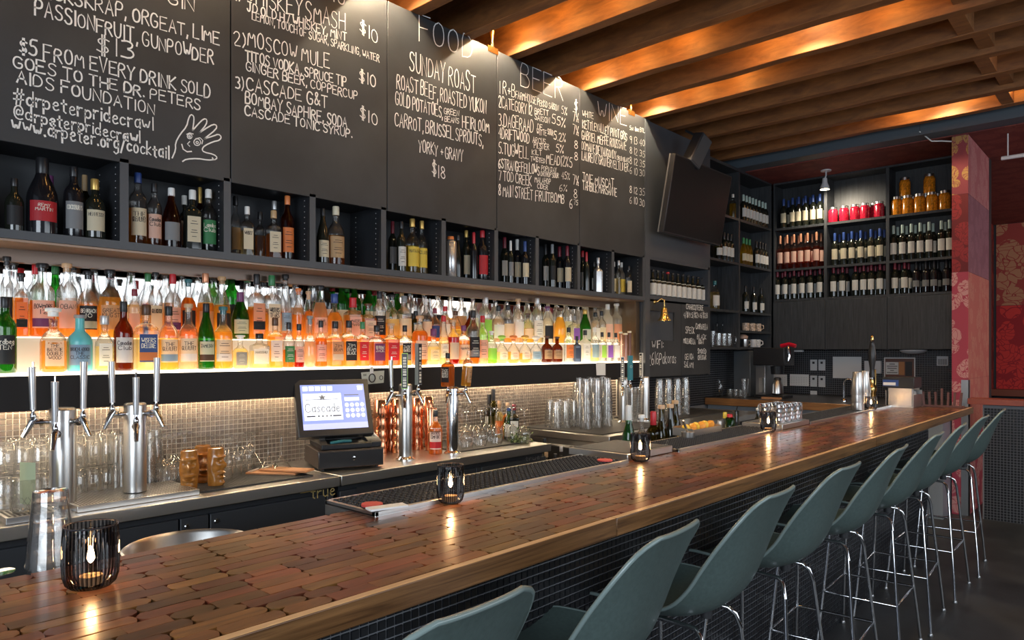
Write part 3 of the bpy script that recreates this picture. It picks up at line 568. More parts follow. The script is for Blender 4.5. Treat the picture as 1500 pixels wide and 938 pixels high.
# ================================================================ BOTTLES
G_ = {'clear': glassm('clear_glass', (.97,.97,.96), .5, .04, .35), 'green': glassm('green_glass', (.10,.42,.10), .3, .12, .2, scol=(.15,.5,.12)),
 'olive': glassm('olive_glass', (.28,.27,.05), .35, .1, .2, scol=(.4,.35,.08)), 'brown': glassm('brown_glass', (.42,.15,.03), .35, .15, .2, scol=(.6,.22,.05)),
 'dark': mat('dark_wine_glass', (.012,.014,.010), .08, spec=.7), 'black': mat('black_bottle_glass', (.008,.008,.010), .12, spec=.7),
 'turquoise': mat('turquoise_glaze', (.12,.50,.52), .3), 'frosted': glassm('frosted_glass', (.85,.86,.84), .7, .5, 0, .3, scol=(.9,.88,.82)),
 'slate': mat('slate_blue_glass', (.05,.07,.12), .15), 'silverb': mat('silver_bottle', (.6,.6,.6), .25, .8), 'smoke': glassm('smoke_glass', (.42,.36,.34), .4, .1, .2)}
def liq(n, c, s, sc_=None): G_[n] = glassm(n+'_liquid', c, .6, s, .3, scol=sc_ or c)
liq('amber', (.96,.60,.22), .40, (1,.60,.20)); liq('gold', (.98,.70,.25), .35, (1,.68,.22)); liq('pale', (.99,.90,.60), .3, (1,.86,.5))
liq('red amber', (.90,.42,.12), .4, (.93,.46,.14)); liq('ruby', (.55,.07,.05), .3, (.62,.10,.07)); liq('pink', (.98,.76,.56), .35, (1,.76,.55))
liq('copper', (.80,.38,.10), .35, (.92,.45,.13)); liq('lime', (.55,.85,.20), .35, (.55,.9,.2)); liq('brown', (.30,.09,.03), .25, (.5,.15,.04)); liq('rose', (.80,.30,.20), .2)
liq('yellow', (.98,.80,.12), .3)
CPC = {'black': (.015,.015,.017), 'red': (.5,.02,.03), 'dark red': (.20,.015,.03), 'gold': (.65,.42,.12), 'silver': (.6,.6,.6), 'white': (.75,.74,.70), 'cork': (.58,.38,.22), 'brown': (.10,.045,.02),
 'blue': (.03,.07,.25), 'green': (.04,.22,.08), 'lime': (.35,.65,.10), 'orange': (.75,.22,.06), 'purple': (.16,.04,.14), 'teal': (.03,.15,.17), 'cream': (.72,.64,.46), 'grey': (.25,.26,.27), 'clear': (.8,.8,.78), 'pale blue': (.25,.38,.50), 'copper': (.7,.32,.18), 'mint': (.45,.58,.52), 'tan': (.5,.33,.17), 'yellow': (.8,.6,.08), 'pink': (.72,.46,.36), 'violet': (.25,.10,.45)}
def capm(n): return mat('cap_'+n.replace(' ', '_'), CPC[n], .35, .6 if n in ('gold','silver','copper') else 0)
def labm(n):
    k = 'label_'+n.replace(' ', '_')
    if k in MT: return MT[k]
    m = mat(k, tuple(min(.9, c*1.12) for c in CPC[n]), .55); nt = m.node_tree; tl = nt.nodes.new('ShaderNodeBsdfTranslucent'); tl.inputs[0].default_value = (*[min(1, c*1.3) for c in CPC[n]], 1)
    x = nt.nodes.new('ShaderNodeMixShader'); x.inputs[0].default_value = .35; b = nt.nodes['Principled BSDF']
    nt.links.new(b.outputs[0], x.inputs[1]); nt.links.new(tl.outputs[0], x.inputs[2]); nt.links.new(x.outputs[0], nt.nodes['Material Output'].inputs[0]); return m
KIND = { # profile (r,z) fractions, square exponent, label z range, label half angle, cap (z0, r), cap top
 'tall': ([(.86,0),(.97,.008),(1,.02),(1,.60),(.96,.645),(.80,.69),(.55,.73),(.42,.77),(.38,.82),(.38,.98)], 0, (.12,.50), .95, .86, .40),
 'round': ([(.86,0),(.98,.01),(1,.03),(1,.52),(.97,.57),(.86,.625),(.62,.68),(.42,.72),(.36,.77),(.36,.98)], 0, (.12,.48), .95, .85, .38),
 'sloped': ([(.86,0),(.98,.01),(1,.03),(1,.44),(.93,.52),(.78,.62),(.55,.72),(.40,.80),(.35,.98)], 0, (.12,.42), .9, .86, .37),
 'square': ([(.92,0),(1,.012),(1,.03),(1,.60),(.98,.64),(.84,.68),(.55,.705),(.40,.73),(.36,.77),(.36,.98)], 7, (.13,.55), .68, .84, .40),
 'squat': ([(.88,0),(.98,.02),(1,.05),(1,.50),(.96,.57),(.80,.64),(.50,.70),(.34,.74),(.32,.97)], 0, (.14,.48), .9, .82, .38),
 'decanter': ([(.80,0),(.96,.02),(1,.06),(1,.46),(.95,.53),(.75,.60),(.42,.66),(.33,.72),(.36,.82),(.40,.84)], 4, (.1,.50), .66, .84, .48),
 'bulb': ([(.55,0),(.8,.03),(.97,.14),(1,.26),(.95,.40),(.78,.52),(.5,.60),(.32,.66),(.30,.84)], 0, (.14,.42), .7, .80, .40),
 'long': ([(.80,0),(.95,.01),(1,.03),(.98,.42),(.85,.56),(.62,.68),(.48,.78),(.42,.98)], 0, (.14,.42), .9, .88, .44),
 'wine': ([(.90,0),(.99,.01),(1,.03),(1,.60),(.96,.645),(.80,.69),(.52,.73),(.40,.77),(.37,.80),(.37,.98)], 0, (.18,.50), .95, .76, .40),
 'burgundy': ([(.90,0),(.99,.01),(1,.03),(1,.46),(.94,.54),(.74,.64),(.50,.74),(.40,.80),(.37,.98)], 0, (.16,.42), .95, .78, .40),
 'cylinder': ([(.95,0),(1,.01),(1,.86),(.8,.90),(.5,.93),(.45,.99)], 0, (.15,.6), .9, .88, .55)}
BC = {}
def key(*a): return tuple(a)
def body_mesh(kind, H, R, glass, liquid, fill, n):
    k = ('b', kind, round(H, 2), round(R, 3), glass, liquid, fill, n)
    if k not in BC:
        prof, sq = KIND[kind][0], KIND[kind][1]; P = []
        for (r1, z1), (r2, z2) in zip(prof[:-1], prof[1:]):
            P.append((r1*R, z1*H))
            if z1 < fill < z2 and liquid: q = (fill-z1)/(z2-z1); P += [((r1+(r2-r1)*q)*R, fill*H)]
        P.append((prof[-1][0]*R, prof[-1][1]*H)); m = MB()
        if sq:
            # square body: exponent relaxes to round toward the neck
            vs = []
            for r, z in P:
                e = sq if z < KIND[kind][0][4][1]*H+.001 or r > R*.9 else 2.0
                vs.append((r*(1.0 if e > 2 else 1), z, e))
            for i in range(len(vs)):
                pass
            m2 = MB(); ring = []; fs = []; ms = []
            for r, z, e in vs:
                for i in range(n):
                    a = 2*math.pi*(i+.5)/n; ca, sa = math.cos(a), math.sin(a)
                    q = r*.94/((abs(ca)**e+abs(sa)**e)**(1/e)); ring.append((q*ca, q*sa, z))
            for kk in range(len(vs)-1):
                for i in range(n):
                    j = (i+1) % n; fs.append((kk*n+i, kk*n+j, (kk+1)*n+j, (kk+1)*n+i)); ms.append(1 if liquid and P[kk][1] < fill*H-1e-6 else 0)
            fs.append(tuple(range(n-1, -1, -1))); ms.append(1 if liquid else 0); o = (len(vs)-1)*n; fs.append(tuple(range(o, o+n))); ms.append(0)
            m.v, m.f, m.m = ring, fs, ms
        else:
            m.lathe(P, n, minf=lambda kk: 1 if liquid and P[kk][1] < fill*H-1e-6 else 0)
        BC[k] = m.mesh('bottle_body', [G_[glass], G_[liquid or glass]], 50)
    return BC[k]
def secr(kind, R, th):
    sq = KIND[kind][1]
    if not sq: return R
    ca, sa = abs(math.cos(th)), abs(math.sin(th)); return R*.94/((ca**sq+sa**sq)**(1/sq))
def label_mesh(kind, H, R, col, text, col2, lz, half):
    k = ('l', kind, round(H, 2), round(R, 3), col, text, col2, lz, half)
    if k not in BC:
        prof = KIND[kind][0]; z0, z1 = lz[0]*H, lz[1]*H; m = MB(); nu = 12
        def pt(th, z, off=.0006):
            f = z/H; rr = 1
            for (r1, a), (r2, b) in zip(prof[:-1], prof[1:]):
                if a <= f <= b: rr = r1+(r2-r1)*(f-a)/max(b-a, 1e-6)
            q = secr(kind, R*rr, th)+off; return (q*math.cos(th), q*math.sin(th), z)
        m.grid(lambda u, v: pt(-half+2*half*u, z0+(z1-z0)*v), nu, 2 if KIND[kind][0][3][1] >= lz[1] else 4)
        mats = [labm(col)]
        if col2:
            m.grid(lambda u, v: pt(-half+2*half*u, z0+(z1-z0)*(.05+.30*v), .0009), nu, 1, 1); mats.append(labm(col2))
        if text:
            dark = sum(CPC[col]) > .9; mats.append(mat('print_dark', (.03,.02,.02), .6) if dark else mat('print_light', (.75,.72,.62), .6)); ti = len(mats)-1
            lines = text.split('/')
            if text == '~':
                for zf_, wf_ in ((.80,.55),(.70,.8),(.45,.6),(.36,.75),(.20,.5)):
                    zt = z0+(z1-z0)*zf_; a_ = half*wf_*.75; t_ = (z1-z0)*.022
                    m.grid(lambda u, v, zt=zt, a_=a_, t_=t_: pt(-a_+2*a_*u, zt+t_*v, .0011), 6, 1, ti)
                lines = []
            hh = (z1-z0)*.50/max(3.2, len(lines)); W = 2*half*R*.80
            for q, tx in enumerate(lines):
                zt = z1-(z1-z0)*.14-hh*(q+1)*1.25+hh*.25; wq = min(W, hh*.80*len(tx))
                ink(m, tx, lambda s, t, zt=zt, wq=wq: pt((s-wq/2)/R, zt+t, .0011), wq, hh, max(.0011, hh*.13), 0, ti)
        BC[k] = m.mesh('bottle_label', mats, 0)
    return BC[k]
def cap_mesh(kind, H, R, col, shape):
    k = ('c', kind, round(H, 2), round(R, 3), col, shape)
    if k not in BC:
        z0, r = KIND[kind][4], KIND[kind][5]; m = MB(); r *= R; r = max(r, .0125) if kind != 'wine' else r
        if shape == 'ball': m.lathe([(r*.8,z0*H),(r*.8,(z0+.05)*H),(r*1.3,(z0+.08)*H),(r*1.55,(z0+.12)*H),(r*1.3,(z0+.17)*H),(r*.6,(z0+.19)*H)], 14)
        elif shape == 'stopper': m.lathe([(r*.85,(z0+.04)*H),(r*.85,.95*H),(r*1.25,.955*H),(r*1.3,1.0*H),(r*1.15,1.015*H)], 14)
        elif shape == 'wax': m.lathe([(r*1.2,(z0-.06)*H),(r*1.1,z0*H),(r*1.05,.98*H),(r*1.15,.985*H),(r*1.1,1.005*H)], 14)
        elif shape == 'pourer': m.lathe([(r*.95,.93*H),(r*1.0,.985*H),(r*.5,1.0*H)], 12).tube([(0,0,.99*H),(.004,0,1.04*H),(.016,0,1.09*H)], .0035, 7)
        else: m.lathe([(r*1.02,z0*H),(r*1.04,z0*H+.001),(r*1.02,.985*H),(r*.92,1.0*H)], 14)
        BC[k] = m.mesh('bottle_cap', capm(col), 40)
    return BC[k]
NB = [0]
def bottle(name, loc, rz, H, R, kind='round', glass='clear', liquid='amber', fill=.55, cap='black', cshape='', lab='cream', text='', lab2=None, label=None, group=None, lz=None, half=None, cat='bottle', n=18):
    o = link(name, body_mesh(kind, H, R, glass, liquid, fill, 20 if KIND[kind][1] else n)); o.location = loc; o.rotation_euler.z = rz
    if cap: link('cap', cap_mesh(kind, H, R, cap, cshape), o)
    if lab: link('label', label_mesh(kind, H, R, lab, text, lab2, lz or KIND[kind][2], half or KIND[kind][3]), o)
    NB[0] += 1
    return tag(o, label, cat, group)
ORD = ['first','second','third','fourth','fifth','sixth','seventh','eighth','ninth','tenth','eleventh','twelfth','thirteenth','fourteenth','fifteenth','sixteenth','seventeenth','eighteenth','nineteenth','twentieth']
SEC = [('left of the seam under the charity board', 0, 338), ('below the three cocktails board', 338, 567), ('below the FOOD board', 567, 728), ('below the BEER board', 728, 849), ('below the WINE board', 849, 960)]
SECN = ['charity board', 'cocktail board', 'FOOD board', 'BEER board', 'WINE board']
rowcount = {}
def lab_for(u, row, liquid, glass, cap, lab):
    s = [i for i, (a, p, q) in enumerate(SEC) if p <= u < q][0]; k = (row, s); rowcount[k] = rowcount.get(k, 0)+1
    gl = liquid if glass == 'clear' and liquid else glass
    gl = {'clear': 'clear', 'pale': 'pale gold'}.get(gl, gl)
    gl = gl.replace('silverb', 'silver')
    l_ = f'{gl} bottle, {cap or "no"} cap, {(lab+" label") if lab else "no label"}, {ORD[rowcount[k]-1]} in {row} row under {SECN[s]}'
    return l_
# front row on the lit shelf: u, top v, width px, kind, glass, liquid, fill, cap, cap shape, label colour, text, second colour
FR = [(7,436,27,'tall','green',None,0,'black','','black','Ardbeg/TEN',None),(78,453,36,'decanter','clear','amber',.50,'clear','stopper','cream','THE/BALVENIE/DOUBLE/WOOD',None),
(117,463,37,'round','turquoise',None,0,'grey','stopper','pale blue','BRUICHLADDICH/THE/CLASSIC',None),(153,463,31,'decanter','clear','pale',.45,'silver','','white','~',None),
(181,442,31,'round','brown','brown',.6,'black','','white','Canadian/Club',None),(214,447,34,'square','clear','pale',.55,'brown','','blue','WISERS/DELUXE',"orange"),
(247,449,25,'round','clear','gold',.5,'black','','cream','THE/GLENLIVET','pale blue'),(276,447,27,'round','clear','pink',.52,'cork','stopper','cream','THE/GLENLIVET','white'),
(302,445,25,'sloped','green',None,0,'black','','cream','JAMESON','brown'),(327,451,24,'round','clear','gold',.6,'teal','stopper','cream','~','white'),
(352,492,22,'decanter','clear','pale',.6,'clear','stopper','grey','~',None),(380,489,28,'square','clear','pale',.5,'black','','white','HAKUSHU',None),(403,466,22,'square','clear','gold',.62,'brown','','white','~',None),
(423,473,19,'round','clear','red amber',.4,'black','','green','~',None),(438,475,17,'round','clear','ruby',.4,'black','','pink','~',None),(454,464,20,'bulb','clear','pink',.5,'grey','stopper',None,'',None),
(470,470,18,'round','clear','red amber',.62,'black','','pink','~',None),(491,471,22,'square','clear','amber',.62,'black','','tan','JIM/BEAM','cream'),(511,470,22,'square','clear','amber',.6,'black','','black','JIM/BEAM/BLACK',None),
(531,472,18,'square','clear','amber',.6,'green','','red','~',None),(552,477,22,'square','clear','copper',.6,'black','','purple','GENTLEMAN/JACK',None),(573,475,22,'square','clear','red amber',.62,'cork','stopper','red','~',None),
(593,477,17,'square','clear','gold',.5,'black','','black','JACK/DANIELS','grey'),(615,464,22,'tall','clear','red amber',.7,'cork','stopper','cream','~',None),(635,482,20,'bulb','clear','pale',.5,'purple','','cream','~',None),
(650,463,14,'long','clear','pale',.5,'red','','white','~',None),(664,470,16,'tall','clear','ruby',.62,'cork','stopper','cream','',None),(679,477,17,'tall','clear','amber',.6,'purple','','cream','Appleton',None),
(693,455,18,'tall','clear','copper',.5,'black','','black','~','grey'),(707,463,15,'tall','clear','pink',.5,'red','','pink','~',None),(720,486,15,'round','clear','lime',.4,'clear','stopper','lime','',None),
(735,491,18,'bulb','clear','pale',.4,'lime','ball','white','~',None),(752,491,18,'bulb','clear','gold',.4,'orange','ball','white','~',None),(769,491,18,'bulb','clear','gold',.35,'gold','ball','white','~',None),
(785,492,18,'bulb','clear','clear',.3,'white','ball','pale blue','~',None),(801,493,15,'squat','brown',None,0,'brown','stopper','tan','~',None),(816,494,15,'squat','brown',None,0,'brown','stopper','tan','~',None),
(833,480,13,'tall','clear','clear',.5,'black','','orange','~',None),(845,493,11,'square','slate',None,0,'black','','slateb','',None),(857,484,14,'square','frosted',None,0,'black','','white','~',None),(871,480,12,'tall','clear','pale',.4,'white','','pale blue','',None),
(882,487,11,'square','clear','clear',.5,'black','','lime','',None),(892,487,11,'square','clear','clear',.5,'black','','violet','',None),(902,488,11,'square','clear','clear',.5,'black','','white','',None)]
CPC['slateb'] = (.05,.07,.12)
MR = [(10,378,26,'tall','clear','amber',.5,'black','stopper','black','',None),(31,402,30,'square','clear','red amber',.62,'black','stopper','orange','~','black'),(62,388,36,'tall','clear','copper',.5,'black','stopper','pink','BOWMORE/12','purple'),
(98,388,33,'tall','clear','amber',.4,'cork','stopper','pink','OBAN',None),(129,399,30,'round','clear','amber',.5,'black','stopper','black','BENRIACH/10','cream'),(161,397,32,'round','clear','gold',.6,'black','stopper','tan','GREAT/KING ST',None),
(197,424,20,'tall','clear','amber',.4,'dark red','','pink','',None),(213,446,15,'round','clear','amber',.4,'purple','','blue','',None),(228,401,23,'tall','clear','gold',.4,'black','stopper','cream','GLENKINCHIE',None),
(253,402,24,'round','clear','copper',.4,'red','','pink','~','purple'),(276,411,22,'round','clear','red amber',.7,'teal','stopper','black','',None),(301,401,23,'sloped','clear','amber',.55,'copper','','tan','',None),(325,407,24,'sloped','clear','gold',.55,'tan','stopper','black','',None),
(352,429,28,'sloped','green',None,0,'purple','wax','cream','~',None),(376,402,24,'square','clear','amber',.5,'black','','copper','~','black'),(398,404,23,'square','clear','gold',.4,'green','','cream','WRITERS/TEARS',None),(418,404,16,'long','clear','clear',.4,'black','stopper','pale blue','~',None),
(437,424,19,'round','clear','amber',.5,'orange','stopper',None,'',None),(452,428,18,'bulb','clear','amber',.6,'cork','stopper','tan','',None),(469,420,20,'long','clear','pink',.7,'black','stopper','pink','FOUR/ROSES',None),
(490,431,24,'bulb','clear','amber',.6,'blue','','tan','',None),(517,437,26,'square','clear','amber',.6,'red','wax','pink','MAKERS/MARK',None),(539,446,22,'square','clear','copper',.6,'brown','stopper','cream','~',None),
(556,426,17,'tall','clear','red amber',.35,'black','','black','~',None),(574,433,18,'round','clear','gold',.4,'black','stopper','gold','',None),(592,434,18,'tall','clear','gold',.4,'grey','','cream','',None),
(609,456,15,'square','olive',None,0,'black','','cream','',None),(624,440,17,'round','clear','red amber',.4,'clear','stopper','cream','',None),(637,452,15,'round','clear','red amber',.5,'dark red','','blue','',None),(652,449,13,'tall','clear','pale',.4,'red','','white','',None),
(667,456,16,'sloped','clear','gold',.5,'brown','','yellow','~',None),(690,457,17,'sloped','brown',None,0,'black','','black','',None),(712,436,14,'tall','clear','lime',.5,'silver','','lime','',None),(730,448,15,'round','clear','clear',.4,'black','','white','',None),
(744,447,14,'tall','clear','amber',.5,'black','','cream','',None),(759,439,14,'round','clear','clear',.4,'cork','stopper','white','',None),(773,460,14,'squat','clear','gold',.5,'brown','stopper','cream','',None),(787,437,14,'tall','clear','clear',.4,'silver','','white','~',None),
(802,450,14,'round','clear','clear',.3,'purple','stopper','black','',None),(820,452,17,'long','clear','gold',.75,'brown','stopper',None,'',None),(841,463,13,'square','clear','clear',.4,'grey','','violet','',None),(857,454,15,'sloped','green',None,0,'gold','','white','',None),
(872,458,12,'tall','clear','clear',.4,'black','','white','',None),(881,456,11,'tall','clear','pale',.4,'black','','cream','',None),(890,446,13,'tall','frosted',None,0,'white','','pink','',None),(903,446,13,'tall','frosted',None,0,'white','stopper','copper','',None)]
BR = []
bcap = {0: ['black','black','red','green','black','brown','dark red','black','green','black','black'], 1: ['black','dark red','green','black','black','silver','cork','red'], 2: ['white','dark red','brown','cream','blue','blue','cork','white'], 3: ['lime','orange','black','black','black','silver','copper','black','white'], 4: ['black','silver','black','white','white','black']}
btop = {0: (385,8), 1: (404,8), 2: (420,6), 3: (434,6), 4: (442,5)}
rs = random.Random(5); u = 20.0; cnt = {}
while u < 908:
    s = [i for i, (a, p, q) in enumerate(SEC) if p <= u < q][0]; cnt[s] = cnt.get(s, 0)+1
    wpx = 28-u*.0185; top = btop[s][0]+btop[s][1]*rs.uniform(-1, 1)+(u-SEC[s][1])*.055 - (5 if s == 0 else 6)
    am = s < 2 or (s == 2 and rs.random() < .4)
    g, l_ = rs.choice([('clear','amber'),('clear','gold'),('clear','copper'),('green',None),('clear','amber'),('clear','red amber'),('dark',None)]) if am else rs.choice([('clear','clear'),('clear','pale'),('clear','clear'),('clear','lime'),('clear','amber'),('frosted',None)])
    if 150 < u < 190: g, l_ = 'dark', None
    BR.append((u, top, wpx*.92, rs.choice(['tall','tall','round','sloped','long']), g, l_, .45, bcap[s][cnt[s] % len(bcap[s])], rs.choice(['','','stopper']), rs.choice(['cream','white','tan','black']), '', None))
    u += wpx*rs.uniform(.98, 1.2)
for rows_, X_, z_, rn in ((FR, -3.435, 1.4285, 'front'), (MR, -3.565, 1.5788, 'middle'), (BR, -3.68, 1.5788, 'back')):
    rows_ = sorted(rows_, key=lambda r: r[0]); YS = [Yof(r[0], X_) for r in rows_]
    RS = [min(.05, r[2]*dep(X_, y)/FF/2*(1.10 if rn == 'front' else 1.24)*(.92 if KIND[r[3]][1] else 1)) for r, y in zip(rows_, YS)]
    for _ in range(3):
        for i in range(len(RS)-1):
            q = (RS[i]+RS[i+1])/(YS[i+1]-YS[i]-.001)
            if q > 1: RS[i] /= q; RS[i+1] /= q
    pv = -9
    for bi, (u, vt, wp, kind, gl, lq, fl, cp, cs, lb, tx, l2) in enumerate(rows_):
        Y = Yof(u, X_); d = dep(X_, Y); Rr = wp*d/FF/2*(1.10 if rn == 'front' else 1.24); H = min(Zof(vt, X_, Y)-z_, 1.955-z_-(.02 if cs == 'pourer' else .0))
        Rr = RS[bi]
        pv = Y
        rz = -math.atan2(Y, -X_)*.55+rs.uniform(-.15, .15); T = 'bottle' if rn != 'back' else 'bottle'
        if KIND[kind][1]: rz *= .7
        if rn == 'middle' and X_+Rr > -3.51: pass
        bottle('liquor_bottle', (X_, Y, z_+.0008), rz, H, Rr, kind, gl, lq, fl, cp, cs, lb, tx, l2, lab_for(u, rn, lq, gl, cp, lb), {'front': 'front row of lit shelf bottles', 'middle': 'middle row of lit shelf bottles', 'back': 'back row of lit shelf bottles'}[rn], n=18 if rn != 'back' else 14)
# metal canisters at the right end of the lit shelf
for u, vt, wp, mt, nm in ((909,486,6,M_copper,'copper'),(916,488,7,mat('bronze_tube', (.30,.16,.12), .3, .8),'bronze'),(922,485,6,mat('brown_tube', (.15,.07,.05), .35, .4),'dark brown')):
    X_ = -3.435; Y = Yof(u, X_); Rr = wp*dep(X_, Y)/FF/2; H = Zof(vt, X_, Y)-1.43
    o = MB().lathe([(Rr,0),(Rr,H*.93),(Rr*.98,H*.935)], 16).build('gift_tube', mt, None); o.location = (X_, Y, 1.429)
    MB().lathe([(Rr*1.02,H*.936),(Rr*1.02,H)], 16).build('lid', capm('cream'), o); tag(o, f'{nm} cylindrical gift tube with pale lid at the right end of lit shelf', 'tube')
# ---------------------------------------------------------------- bottles in the cubbies: u, top v, width
CB = {0: [(21,262,24,'round','dark',None,'black','black',''),(62,232,40,'burgundy','black',None,'black','red','REMY/MARTIN'),(74,258,20,'wine','dark',None,'purple','black',''),(108,245,30,'tall','black',None,'black','grey','COCKBURNS'),(124,257,18,'wine','olive',None,'tan','',''),(139,263,32,'squat','dark',None,'gold','cream','HENNESSY')],
1: [(202,254,26,'tall','clear','amber','blue','cream','THE/GLENLIVET'),(226,269,22,'tall','clear','copper','black','pink','Canadian/Club'),(251,276,25,'sloped','brown','brown','clear','grey',''),(270,287,14,'square','dark',None,'white','cream',''),(282,279,25,'square','dark',None,'white','cream','~'),(295,275,14,'wine','brown',None,'gold','',''),(308,278,23,'tall','clear','clear','white','green','Lambs/Club')],
2: [(345,288,15,'round','clear','clear','black','tan',''),(362,303,18,'square','clear','pale','clear','cream','WHISKY'),(381,311,13,'square','clear','amber','black','',''),(401,309,21,'square','clear','copper','tan','cream','~'),(402,295,9,'tall','clear','clear','silver','',''),(421,285,19,'tall','brown','brown','orange','orange','~')],
3: [(473,306,19,'sloped','dark',None,'black','cream','~'),(492,303,26,'round','clear','red amber','cream','tan','~')],
4: [(575,325,13,'wine','dark',None,'dark red','grey',''),(588,325,14,'tall','dark',None,'black','white','~'),(604,321,20,'round','clear','yellow','gold','yellow','HAVANA'),(618,324,16,'round','clear','pale','gold','yellow','CLUB')],
5: [(660,347,18,'cylinder','silverb',None,'orange','',''),(671,345,9,'long','dark',None,'black','',''),(683,338,12,'tall','dark',None,'gold','cream',''),(694,341,11,'wine','black',None,'red','',''),(708,333,17,'tall','black',None,'red','red','')],
6: [(739,348,13,'wine','dark',None,'dark red','white',''),(748,353,9,'wine','dark',None,'white','grey',''),(763,351,13,'wine','black',None,'white','cream',''),(775,354,12,'wine','black',None,'blue','cream','')],
7: [(799,357,11,'wine','dark',None,'black','white',''),(809,358,11,'wine','dark',None,'grey','black',''),(823,356,13,'wine','black',None,'dark red','cream',''),(834,358,12,'wine','black',None,'dark red','cream','')],
8: [(853,368,10,'round','dark',None,'red','grey',''),(859,370,9,'wine','dark',None,'red','',''),(870,384,12,'round','dark',None,'black','white',''),(876,378,12,'square','silverb',None,'silver','','')],
9: [(899,384,7,'tall','clear','clear','white','cream',''),(906,382,7,'tall','clear','pale','silver','',''),(910,385,11,'tall','frosted',None,'white','yellow',''),(921,390,9,'tall','clear','clear','black','cream','')]}
def cubx(c, q, wp): return -3.55 if (c, q) in ((1,3),(1,5),(0,2),(0,4),(2,4)) else (-3.425 if (q % 2 or wp > 15) else -3.50)
for c, L_ in CB.items():
    PT = []
    for q, r in enumerate(L_):
        X_ = cubx(c, q, r[2]); Y = Yof(r[0], X_); R_ = min(r[2]*dep(X_, Y)/FF/2, .058); Y = max(min(Y, DIV[c+1]-.020-R_), DIV[c]+.020+R_); PT.append([X_, Y, R_])
    for _ in range(4):
        for i in range(len(PT)):
            for j in range(i+1, len(PT)):
                k = (PT[i][2]+PT[j][2])/(math.hypot(PT[i][0]-PT[j][0], PT[i][1]-PT[j][1])-.001)
                if k > 1: PT[i][2] /= k; PT[j][2] /= k
    for q, (u, vt, wp, kind, gl, lq, cp, lb, tx) in enumerate(L_):
        X_, Y, Rr = PT[q]; H = min(Zof(vt, X_, Y)-2.0, .345)
        bottle('shelf_bottle', (X_, Y, 2.0008), -math.atan2(Y, -X_)*.5, H, Rr, kind, gl, lq, .5, cp, '', lb or None, tx, None,
          f'{gl.replace("silverb","silver") if not lq else lq} bottle, {cp} cap, {(lb+" label") if lb else "no label"}, {ORD[q]} in {ORD[c]} cubby from left', 'bottles in the open cubbies')
# niche: eleven identical white label bottles
for k in range(11):
    u = 956+k*7.35; X_ = -3.42; Y = Yof(u, X_); vt = 392+k*2.0
    bottle('niche_bottle', (X_, Y, 2.0208), -.55, .24, .036, 'squat', 'dark', None, 0, 'red' if k == 3 else 'black', 'stopper', 'white', '', None, f'dark bottle with large white label, {ORD[k]} from left in the television niche', 'white labelled bottles in the niche', lz=(.06,.62), half=1.3)
# ---------------------------------------------------------------- end wall shelving
def endrow(us, vt, z_, gl, lq, cp, lb, lbl, kind='wine', double=True, Rr=.037, name='wine_bottle', face=-math.pi/2, lz=None, fill=.6):
    Hh = None
    for k, u in enumerate(us):
        for dd in ((0, .12) if double else (0,)):
            Y = EY+.055+dd; X = Xof(u, EY+.055)+(.012 if dd else 0); H = Hh or (Zof(vt if not isinstance(vt, (list,tuple)) else vt[k], X, Y)-z_)
            Hh = Hh or H
            bottle(name, (X, Y, z_+.001), face+.15, H, Rr, kind, gl, lq, fill, cp, '', lb, '', None, lbl+f', {ORD[k]} from left'+(', behind' if dd else ', front line'), lbl, lz=lz, n=12)
endrow([1148,1161,1170,1180,1191,1201], 292, 2.98, 'dark', None, 'blue', 'cream', 'blue capped bottle with cream label, top shelf, left bay', double=True)
endrow([1143,1153,1163,1173,1183,1196], 346, 2.49, 'clear', 'rose', 'copper', 'pink', 'rosé bottle with copper foil, second shelf, left bay')
endrow([1139,1150,1163,1175,1187,1201], 396, 2.13, 'dark', None, 'dark red', 'white', 'red capped bottle with white label, lowest shelf, left bay')
endrow([1223,1236,1248,1261,1276,1289], 342, 2.49, 'dark', None, 'blue', 'cream', 'blue capped bottle with cream label, second shelf, middle bay')
endrow([1221,1234,1253,1265,1276,1289], 390, 2.13, 'dark', None, 'dark red', 'white', 'red capped bottle with white label, lowest shelf, middle bay')
endrow([1309,1322,1335,1348,1361,1379,1391], 331, 2.49, 'dark', None, 'mint', 'white', 'mint capped bottle with white label, second shelf, right bay')
endrow([1311,1325], 384, 2.13, 'dark', None, 'dark red', 'white', 'red capped bottle with white label, lowest shelf, right bay')
endrow([1342,1356,1368,1386], 384, 2.13, 'black', None, 'black', 'grey', 'all dark bottle with narrow grey label, lowest shelf, right bay', lz=(.2,.4))
def jar(loc, H, R, content, lid, label, group):
    o = MB().lathe([(R*.9,0),(R,.006),(R,H*.72),(R*.93,H*.80),(R*.78,H*.85),(R*.78,H*.90)], 16).build('preserve_jar', content); o.location = loc
    MB().lathe([(R*.84,H*.86),(R*.84,H*.99),(R*.78,H)], 16).build('lid', M_steel, o); tag(o, label, 'jar', group)
M_red = mat('red_preserves', (.40,.01,.03), .15, var=.7, vscale=60, coat=.6); M_or = mat('orange_preserves', (.70,.24,.015), .15, var=.5, vscale=60, coat=.6)
for k, u in enumerate([1220.5,1236.5,1252.5,1267,1281,1288]):
    Y = EY+.065+(.09 if k == 4 else 0); X = Xof(u, Y); jar((X, Y, 2.981), .175, .052, M_red, 0, f'glass jar of red preserves, {ORD[k]} from left, top shelf, middle bay', 'red preserve jars')
for k, u in enumerate([1313.5,1329.5,1347,1365,1384]):
    Y = EY+.065; X = Xof(u, Y); jar((X, Y, 2.981), .20, .056, M_or, 0, f'glass jar of orange preserves, {ORD[k]} from left, front lower row, right bay', 'orange preserve jars on the shelf')
Y = EY+.10
